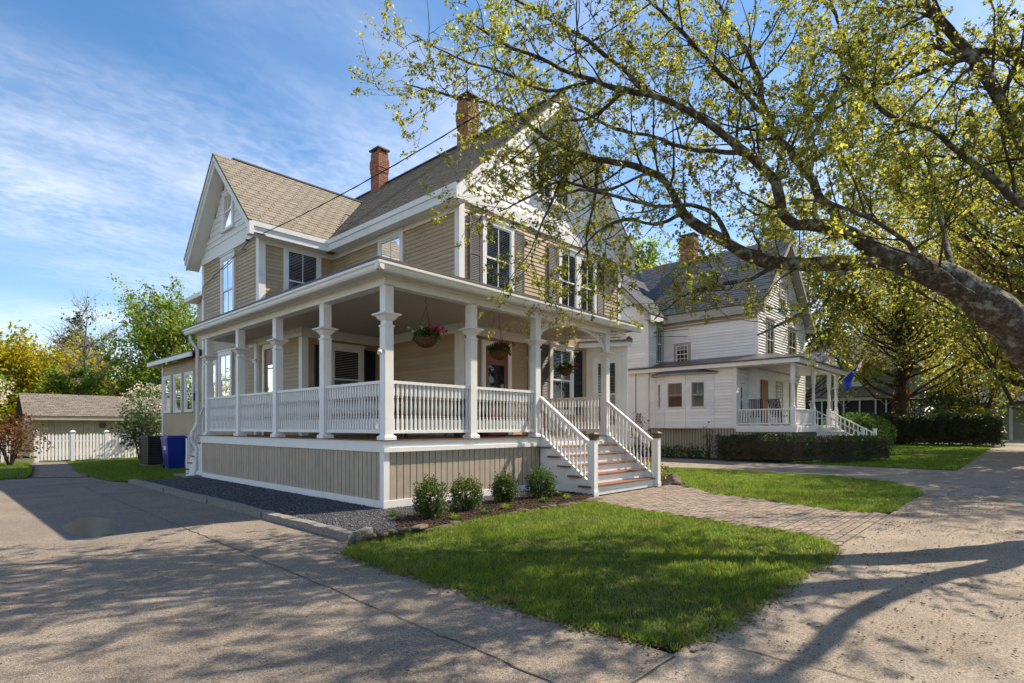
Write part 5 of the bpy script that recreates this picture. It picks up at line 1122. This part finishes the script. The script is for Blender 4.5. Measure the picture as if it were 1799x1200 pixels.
shrub('round_bush', 'rounded bright green bush behind the white house steps', 'shrub', (27.5, -1.3, 1.0), (1.7, 1.7, 1.1), 5200, .09, 'leaf_green', 81, thick=.25, lump=.05)
shrub('rhododendron', 'large dark evergreen bush rising behind the long hedge', 'shrub', (50, -2.3, 2.3), (2.4, 2.8, 1.9), 3600, .24, 'leaf_dark', 82, lump=.12)
shrub('yellow_bush', 'small golden clipped bush on top of the far hedge line', 'shrub', (49, -5.0, 1.9), (.9, 1.2, .95), 1600, .15, 'leaf_yellow', 83, lump=.04, thick=.3)

# ================================================================== TREES
LIMBS = {
    'trunk': [(4.9, -8.35, -0.09, 0.5), (4.8, -8.25, 0.66, 0.42), (4.66, -8.09, 1.5, 0.41), (4.48, -7.86, 2.1, 0.4), (4.31, -7.63, 2.49, 0.385), (4.14, -7.38, 2.84, 0.36), (3.94, -7.02, 3.19, 0.31), (3.73, -6.65, 3.43, 0.26), (3.58, -6.34, 3.61, 0.21)],
    'A': [(3.73, -6.65, 3.43, 0.22), (3.58, -6.34, 3.58, 0.18), (3.37, -5.97, 3.57, 0.165), (3.14, -5.57, 3.59, 0.155), (2.89, -5.16, 3.63, 0.15), (2.69, -4.8, 3.78, 0.135), (2.6, -4.62, 3.93, 0.125), (2.37, -4.31, 4.16, 0.115), (2.24, -4.09, 4.4, 0.1), (2.2, -3.98, 4.67, 0.092), (2.11, -3.88, 4.89, 0.085), (2.02, -3.7, 5.05, 0.08), (1.82, -3.42, 5.18, 0.075), (1.58, -3.09, 5.26, 0.07), (1.44, -2.86, 5.39, 0.062), (1.19, -2.52, 5.6, 0.055), (1.04, -2.28, 5.83, 0.048), (0.88, -2.04, 6.06, 0.042), (0.73, -1.8, 6.21, 0.036), (0.43, -1.4, 6.35, 0.026), (0.17, -1.05, 6.47, 0.018), (-0.1, -0.76, 6.58, 0.009)],
    'A2': [(2.6, -4.62, 3.93, 0.07), (2.43, -4.52, 4.27, 0.055), (2.14, -4.35, 4.41, 0.045), (1.65, -3.97, 4.37, 0.038), (1.13, -3.55, 4.49, 0.03), (0.78, -3.33, 4.5, 0.022), (0.42, -3.08, 4.32, 0.012)],
    'A3': [(2.89, -5.16, 3.63, 0.06), (2.44, -4.96, 3.35, 0.04), (1.93, -4.71, 3.23, 0.03), (1.53, -4.43, 3.05, 0.02), (1.19, -4.21, 2.74, 0.01)],
    'A4': [(2.24, -4.09, 4.4, 0.05), (1.83, -3.87, 4.19, 0.035), (1.53, -3.69, 4.23, 0.03), (1.17, -3.46, 4.08, 0.02), (0.83, -3.23, 3.66, 0.01)],
    'A5': [(3.37, -5.97, 3.57, 0.05), (2.84, -5.69, 3.08, 0.035), (2.37, -5.48, 2.74, 0.025), (1.97, -5.2, 2.51, 0.012)],
    'B': [(3.58, -6.34, 3.58, 0.19), (3.26, -5.99, 3.9, 0.15), (3.09, -5.81, 4.0, 0.135), (2.91, -5.62, 4.05, 0.125), (2.75, -5.44, 4.05, 0.115), (2.64, -5.33, 4.14, 0.11), (2.59, -5.27, 4.38, 0.105), (2.55, -5.23, 4.61, 0.1), (2.4, -5.15, 4.76, 0.095), (2.2, -5.0, 4.93, 0.09), (2.1, -4.89, 5.04, 0.085), (1.83, -4.68, 5.26, 0.075), (1.62, -4.52, 5.41, 0.07), (1.19, -4.21, 5.57, 0.06), (0.9, -3.97, 5.6, 0.055), (0.58, -3.7, 5.69, 0.045), (0.34, -3.51, 5.75, 0.038), (0.06, -3.28, 5.91, 0.03), (-0.33, -3.01, 6.02, 0.022), (-0.71, -2.75, 6.27, 0.012)],
    'B2': [(1.19, -4.21, 5.57, 0.04), (0.73, -4.0, 5.79, 0.032), (0.36, -3.75, 6.07, 0.026), (-0.05, -3.46, 6.27, 0.02), (-0.49, -3.13, 6.53, 0.01)],
    'B3': [(0.58, -3.7, 5.69, 0.03), (0.26, -3.21, 5.63, 0.022), (-0.01, -2.77, 5.91, 0.018), (-0.39, -2.21, 6.19, 0.012), (-0.77, -1.8, 6.49, 0.006)],
    'B4': [(2.2, -5.0, 4.93, 0.06), (2.13, -4.63, 5.07, 0.05), (2.06, -4.26, 5.19, 0.045), (2.01, -3.77, 5.52, 0.035), (1.79, -3.24, 5.75, 0.028), (1.56, -2.69, 6.16, 0.02), (1.17, -2.13, 6.44, 0.01)],
    'C': [(3.09, -5.81, 4.0, 0.12), (3.2, -5.79, 4.25, 0.105), (3.17, -5.61, 4.46, 0.1), (3.21, -5.51, 4.74, 0.095), (3.18, -5.32, 5.1, 0.09), (3.16, -5.16, 5.37, 0.085), (3.11, -5.02, 5.6, 0.08), (3.06, -4.9, 5.96, 0.072), (3.13, -4.83, 6.38, 0.065), (3.12, -4.67, 6.88, 0.055), (3.13, -4.53, 7.2, 0.05), (3.09, -4.34, 7.56, 0.042), (3.0, -4.09, 8.21, 0.03), (2.73, -3.67, 8.99, 0.012)],
    'D': [(3.11, -5.02, 5.6, 0.06), (2.86, -4.97, 5.74, 0.055), (2.44, -4.82, 5.93, 0.05), (2.06, -4.71, 6.01, 0.045), (1.84, -4.62, 6.17, 0.04), (1.63, -4.54, 6.27, 0.035), (1.44, -4.48, 6.37, 0.03), (1.01, -4.31, 6.56, 0.02), (0.55, -4.11, 6.81, 0.01)],
    'E': [(4.66, -8.09, 1.5, 0.28), (4.76, -8.34, 2.7, 0.24), (4.56, -8.21, 3.81, 0.2), (4.21, -7.9, 4.44, 0.15), (3.97, -7.64, 4.84, 0.125), (3.61, -7.4, 5.38, 0.11), (3.34, -7.26, 5.61, 0.095), (3.1, -7.08, 5.87, 0.085), (2.86, -6.89, 6.14, 0.07), (2.5, -6.65, 6.5, 0.05), (2.08, -6.34, 6.99, 0.02)],
    'F': [(4.56, -8.21, 3.81, 0.14), (4.54, -7.96, 5.14, 0.12), (4.38, -7.64, 6.04, 0.1), (4.19, -7.29, 6.2, 0.085), (4.12, -7.07, 6.22, 0.075), (4.03, -6.82, 6.41, 0.065), (3.95, -6.67, 6.42, 0.06), (3.86, -6.49, 6.31, 0.052), (3.75, -6.23, 6.14, 0.045), (3.71, -6.04, 5.99, 0.04), (3.54, -5.71, 5.82, 0.03), (3.29, -5.29, 5.55, 0.015)],
    'G': [(4.12, -7.07, 6.22, 0.06), (3.98, -6.63, 6.12, 0.05), (3.87, -6.21, 6.07, 0.045), (3.81, -6.0, 6.0, 0.04), (3.78, -5.82, 5.69, 0.03), (3.73, -5.62, 5.36, 0.022), (3.6, -5.33, 5.16, 0.01)],
    'I': [(4.56, -8.21, 3.81, 0.1), (3.97, -7.64, 4.06, 0.08), (3.61, -7.4, 4.3, 0.065), (3.17, -7.07, 4.61, 0.055), (2.82, -6.84, 4.82, 0.045), (2.25, -6.52, 4.89, 0.03), (1.67, -6.2, 5.21, 0.015)],
    'J': [(4.56, -8.21, 3.81, 0.16), (3.96, -8.22, 4.94, 0.14), (3.48, -8.44, 5.85, 0.11), (2.51, -8.28, 6.73, 0.08), (1.37, -7.93, 7.3, 0.04)],  # unseen limb out of view, added for its shadow on the paving
    'K': [(4.56, -8.21, 3.81, 0.16), (6.0, -8.51, 6.07, 0.13), (7.65, -8.82, 8.55, 0.1), (8.32, -8.36, 11.06, 0.07), (8.48, -7.65, 13.43, 0.03)],  # second out-of-view limb, added for the shade it casts
    'M': [(3.18, -5.32, 5.1, 0.05), (4.01, -5.48, 6.02, 0.045), (4.75, -5.55, 7.11, 0.04), (5.14, -5.38, 8.12, 0.03), (5.33, -4.99, 9.3, 0.015)],
    'O': [(3.94, -7.02, 3.19, 0.07), (4.71, -6.82, 4.02, 0.06), (5.6, -6.61, 5.09, 0.05), (6.27, -6.16, 6.12, 0.035), (7.03, -5.8, 7.36, 0.015)],
    'Q': [(4.14, -7.38, 2.84, 0.06), (3.1, -6.85, 3.28, 0.05), (2.01, -6.56, 3.53, 0.035), (1.18, -6.25, 3.62, 0.02), (0.47, -6.08, 3.51, 0.01)],
    'R': [(2.02, -3.7, 5.05, 0.035), (1.43, -3.29, 4.71, 0.028), (0.94, -2.91, 4.8, 0.022), (0.57, -2.65, 4.54, 0.016), (0.2, -2.41, 4.29, 0.008)],
    'S': [(1.44, -2.86, 5.39, 0.03), (1.18, -2.72, 4.92, 0.024), (0.93, -2.6, 4.34, 0.018), (0.69, -2.49, 3.74, 0.008)],
    'U': [(1.58, -3.09, 5.26, 0.03), (1.6, -3.03, 4.71, 0.024), (1.51, -2.94, 4.13, 0.016), (1.57, -3.0, 3.54, 0.008)],
    'V': [(0.9, -3.97, 5.6, 0.03), (0.9, -3.46, 5.47, 0.024), (0.86, -2.97, 5.56, 0.018), (0.66, -2.46, 5.27, 0.012), (0.46, -2.1, 5.03, 0.006)],
}
def big_maple():
    rs = np.random.default_rng(21)
    t = thing('maple_tree', 'big old maple with lichen-spotted limb reaching over the lawn from the right', 'tree', (4.9, -8.35, 0))
    LP = []; LD = []; tw = MB(); br = MB()
    def twig(p, d, L, r0, dens=1.0):
        q = grow(p, d, L, 4, .22, .04, rs); tw.tube(q, [r0, r0*.8, r0*.6, r0*.45, r0*.3], 3, False)
        n = max(2, int(L/.045*dens))
        for i in range(n):
            u = min(4.1, max(.4, rs.choice([1.2, 2.1, 3.0, 3.6, 4.0])+rs.normal()*.1)); j = min(3, int(u)); c = q[j]+(q[j+1]-q[j])*(u-j)
            for _ in range(rs.integers(3, 6)): LP.append(c+rs.normal(size=3)*.026); LD.append(q[j+1]-q[j])
    def branch(p, d, L, r0, order):
        n = 6; q = grow(p, d, L, n, .16, .03, rs); rad = [r0*(1-.8*i/n) for i in range(n+1)]
        (br if r0 > .012 else tw).tube(q, rad, 5 if r0 > .012 else 4, False)
        step = .34 if order == 1 else .15; s = .2*L
        while s < L:
            u = s/L*n; j = min(n-1, int(u)); c = q[j]+(q[j+1]-q[j])*(u-j); tg = unit(q[j+1]-q[j]); sd = unit(np.cross(tg, rs.normal(size=3))); nd = unit(tg*.75+sd*rs.uniform(.5, 1.0)+np.array([0, 0, .1]))
            if order == 1: branch(c, nd, min(L*.55, rs.uniform(.45, .95)), max(.005, rad[j]*.55), 2)
            else: twig(c, nd, rs.uniform(.16, .38), .0036)
            s += step*rs.uniform(.6, 1.4)
        twig(q[-1], q[-1]-q[-2], .3, .004)
    for nm, pts in LIMBS.items():
        q = smoothline(pts, .12); k = .62 if nm in ('trunk',) else .62
        rad = q[:, 3]*np.where(q[:, 3] > .03, k, .85)
        if nm == 'trunk': rad = rad*(1+.05*np.sin(np.arange(len(q))*1.3))
        if nm not in ('trunk',): rad = rad*(1+.05*np.sin(np.arange(len(q))*.9+len(nm)))
        xyz = q[:, :3]+rs.normal(size=(len(q), 3))*.006
        kk = 18 if nm == 'trunk' else 11; tb_ = MB().tube([tuple(p) for p in xyz], list(rad), kk); lum = rs.normal(size=(len(xyz), kk))
        for _ in range(2): lum = (lum+np.roll(lum, 1, 0)+np.roll(lum, 1, 1)+np.roll(lum, -1, 0))/4
        for a in range(len(xyz)):
            for b in range(kk):
                v = np.array(tb_.v[a*kk+b]); tb_.v[a*kk+b] = tuple(xyz[a]+(v-xyz[a])*(1+.17*lum[a, b]))
        part('trunk' if nm == 'trunk' else 'limb', tb_, 'bark', t, smooth=True)
        if nm == 'trunk': continue
        seg = np.linalg.norm(np.diff(xyz, axis=0), axis=1); s = np.concatenate([[0], np.cumsum(seg)]); T = s[-1]; pos = .16*T if nm in ('A', 'B') else .25*T
        while pos < T:
            j = min(len(seg)-1, np.searchsorted(s, pos)); tg = unit(xyz[min(j+1, len(xyz)-1)]-xyz[max(0, j-1)]); r = rad[j]
            sd = unit(np.cross(tg, rs.normal(size=3))); nd = unit(tg*.7+sd*.9+np.array([0, 0, .05]))
            Lb = rs.uniform(.8, 1.7)*(1 if r > .025 else .6)
            if r > .075: Lb *= .6
            branch(xyz[j], nd, Lb, max(.007, min(.02, r*.45)), 1)
            pos += (2.2 if nm in 'JK' else .68 if nm in 'CDEFGIMO' else .95)*rs.uniform(.2, .38)*(1 if r < .07 else 1.35)
    part('branches', br, 'bark_dark', t, stuff=True); part('twigs', tw, 'bark_dark', t, stuff=True)
    P = np.array(LP); keep = rs.uniform(size=len(P)) < 1.0
    leafpart('crown', P[keep], .046, 'leaf_maple', t, LEAF3, droop=.5, dirs=unit(np.array(LD))[keep]*.5)
    print('maple leaves', len(P))
big_maple()
def tree(name, label, loc, h, rad, zc, m, n, size, seed, bark='bark_dark', tr=.2, clumps=60, flat=1.0, sparse=.9, bare=False, extra=(), lean=(0, 0), tmpl=KITE, multi=1, up=.25):
    rs = np.random.default_rng(seed); loc = np.array([loc[0], loc[1], 0.]); t = thing(name, label, 'tree', tuple(loc)); tk = MB()
    top = loc+np.array([lean[0], lean[1], h*.92]); C = loc+np.array([lean[0]*.7, lean[1]*.7, zc]); ax = np.array([rad, rad, (h-zc)*flat])
    stems = []
    for k in range(multi):
        o = np.array([math.cos(k*2.2), math.sin(k*2.2), 0])*(.25*tr*4 if multi > 1 else 0); sp = np.array([math.cos(k*2.2), math.sin(k*2.2), 0])*(rad*.45 if multi > 1 else 0)
        q = smoothline([tuple(loc+o)+(tr,), tuple(loc+o+sp*.3+(top-loc)*.3+rs.normal(size=3)*.1)+(tr*.75,), tuple(loc+sp*.7+(top-loc)*.65+rs.normal(size=3)*.2)+(tr*.4,), tuple(top+sp+rs.normal(size=3)*.2)+(tr*.08,)], .5)
        tk.tube([tuple(p[:3]) for p in q], list(np.maximum(q[:, 3], .01)), 8); stems.append(q)
    part('trunk', tk, bark, t, smooth=True)
    cc, _ = shell(clumps, rs, C, ax, .65, .1, -.8); brm = MB(); P = []; per = max(1, int(n/len(cc)))
    for c in cc:
        q = stems[rs.integers(0, len(stems))]; zz = np.clip(c[2]-np.linalg.norm(c[:2]-loc[:2])*.8, h*.15, h*.9); j = np.argmin(np.abs(q[:, 2]-zz)); b = q[j]
        mid = (b[:3]*.5+c*.5)+np.array([0, 0, -.08*rad])+rs.normal(size=3)*.06*rad
        brm.tube([b[:3], mid, c, c+(c-mid)*.25], [max(.012, b[3]*.42), max(.01, b[3]*.25), .008*h/8, .004], 4, False)
        for _ in range(5 if not bare else 16):
            e = c+rs.normal(size=3)*rad*.17+np.array([0, 0, up*rad*.15]); s0 = mid+(c-mid)*rs.uniform(0, 1); brm.tube([s0, (s0+e)/2+rs.normal(size=3)*.04*rad, e], [.012*h/9, .008*h/9, .003*h/9], 3, False)
            if not bare or True:
                k = max(1, per//(5 if not bare else 16)); f = rs.uniform(.2, 1.15, (k, 1)); P.append(s0+(e-s0)*f+rs.normal(size=(k, 3))*rad*.055*sparse)
    part('branches', brm, bark, t, stuff=True)
    P = np.concatenate(P); leafpart('crown', P, size, m, t, tmpl)
    for nm, mm, cnt, sz, zlo, zhi, rr in extra:
        a = rs.uniform(0, 6.283, cnt); z = rs.uniform(zlo, zhi, cnt); r_ = rr*rs.uniform(.4, 1.1, cnt); leafpart(nm, np.stack([loc[0]+r_*np.cos(a), loc[1]+r_*np.sin(a), z], 1), sz, mm, t)
    return t
# left background
tree('yellow_tree', 'broad yellow-leaved tree behind the shed at the left edge', (-.3, 50), 8.3, 4.6, 4.3, 'leaf_yellow', 24000, .28, 101, clumps=120, sparse=1.3)
tree('golden_tree', 'golden-orange leaved tree left of the bare tree', (4.2, 56), 8.8, 4.0, 4.6, 'leaf_yellow', 17000, .32, 102, clumps=100, sparse=1.3)
tree('bare_tree', 'tall nearly leafless grey tree rising behind the shed', (4.0, 46), 11.6, 3.0, 7.8, 'leaf_gold', 700, .14, 103, bark='bark_grey', tr=.26, clumps=42, bare=True)
tree('bright_tree', 'small bright green leafy tree just above the shed roof', (1.3, 38), 5.6, 2.0, 3.4, 'leaf_lime', 4200, .22, 104, clumps=45)
tree('green_tree', 'large fresh green tree left of the tan house wing', (6.6, 34), 9.9, 4.1, 5.6, 'leaf_lime', 22000, .19, 105, tr=.28, clumps=110, multi=3, sparse=.8, up=.8)
tree('olive_tree', 'olive green tree filling the gap behind the rear wing', (9.5, 44), 9.2, 3.8, 4.6, 'leaf_gold', 9000, .24, 106, clumps=60)
tree('pine_tree', 'dark pine peeking out behind the golden tree', (8.6, 75), 14, 4.0, 7.5, 'leaf_pine', 8000, .4, 107, clumps=60)
tree('red_tree', 'small dark red Japanese maple beside the garage roof', (5.4, 40), 5.1, 1.8, 3.6, 'leaf_red', 2600, .2, 108, clumps=30)
tree('lime_tree', 'yellow-green tree low between bare tree and red maple', (5.8, 52), 6.6, 2.8, 3.9, 'leaf_gold', 5200, .26, 109, clumps=45)
tree('screen_tree', 'mid green tree at the left edge below the yellow crown', (-5.0, 40), 6.5, 3.2, 3.6, 'leaf_lime', 5200, .24, 110, clumps=45)
# right background
tree('backyard_tree', 'bright green tree crown above the white house roof', (37.5, 17.5), 17.2, 4.6, 13.0, 'leaf_lime', 12000, .30, 120, tr=.35, clumps=70)
tree('ivy_tree', 'big tree with ivy-covered orange trunk before the grey-green house', (47.0, -.6), 22, 6.8, 12.5, 'leaf_gold', 17000, .30, 121, tr=.36, clumps=110, extra=(('ivy', 'leaf_bronze', 1100, .2, .3, 6.0, .55),))
tree('street_tree', 'yellow-green street tree with ruddy new leaves above the sidewalk', (27.5, -9.4), 18, 7.2, 10.5, 'leaf_gold', 26000, .21, 122, tr=.35, clumps=130)
tree('street_tree', 'second maple along the verge with golden crown', (38, -9.6), 15, 6.8, 8.5, 'leaf_gold', 20000, .24, 123, tr=.4, clumps=120)
tree('forked_tree', 'multi-stemmed small tree behind the far hedge', (54, -4.8), 9.5, 4.2, 6.0, 'leaf_gold', 9000, .22, 124, tr=.2, clumps=60, multi=4)
tree('far_maple', 'distant ruddy maple beyond the grey-green house', (66, 2), 17, 7, 9.5, 'leaf_gold', 14000, .42, 125, tr=.4, clumps=90)
tree('far_maple', 'distant yellow-green maple at the end of the street', (72, -12), 16, 7, 8.5, 'leaf_lime', 12000, .42, 126, tr=.4, clumps=80)
tree('side_tree', 'tree with golden leaves right of the white house gable', (39.0, 4.8), 19, 5.6, 11.0, 'leaf_gold', 18000, .24, 127, tr=.24, clumps=80)
tree('street_tree', 'nearest golden-green maple on the verge beyond the big limb', (20.5, -12.4), 17, 6.0, 10.2, 'leaf_gold', 24000, .17, 128, tr=.3, clumps=130)
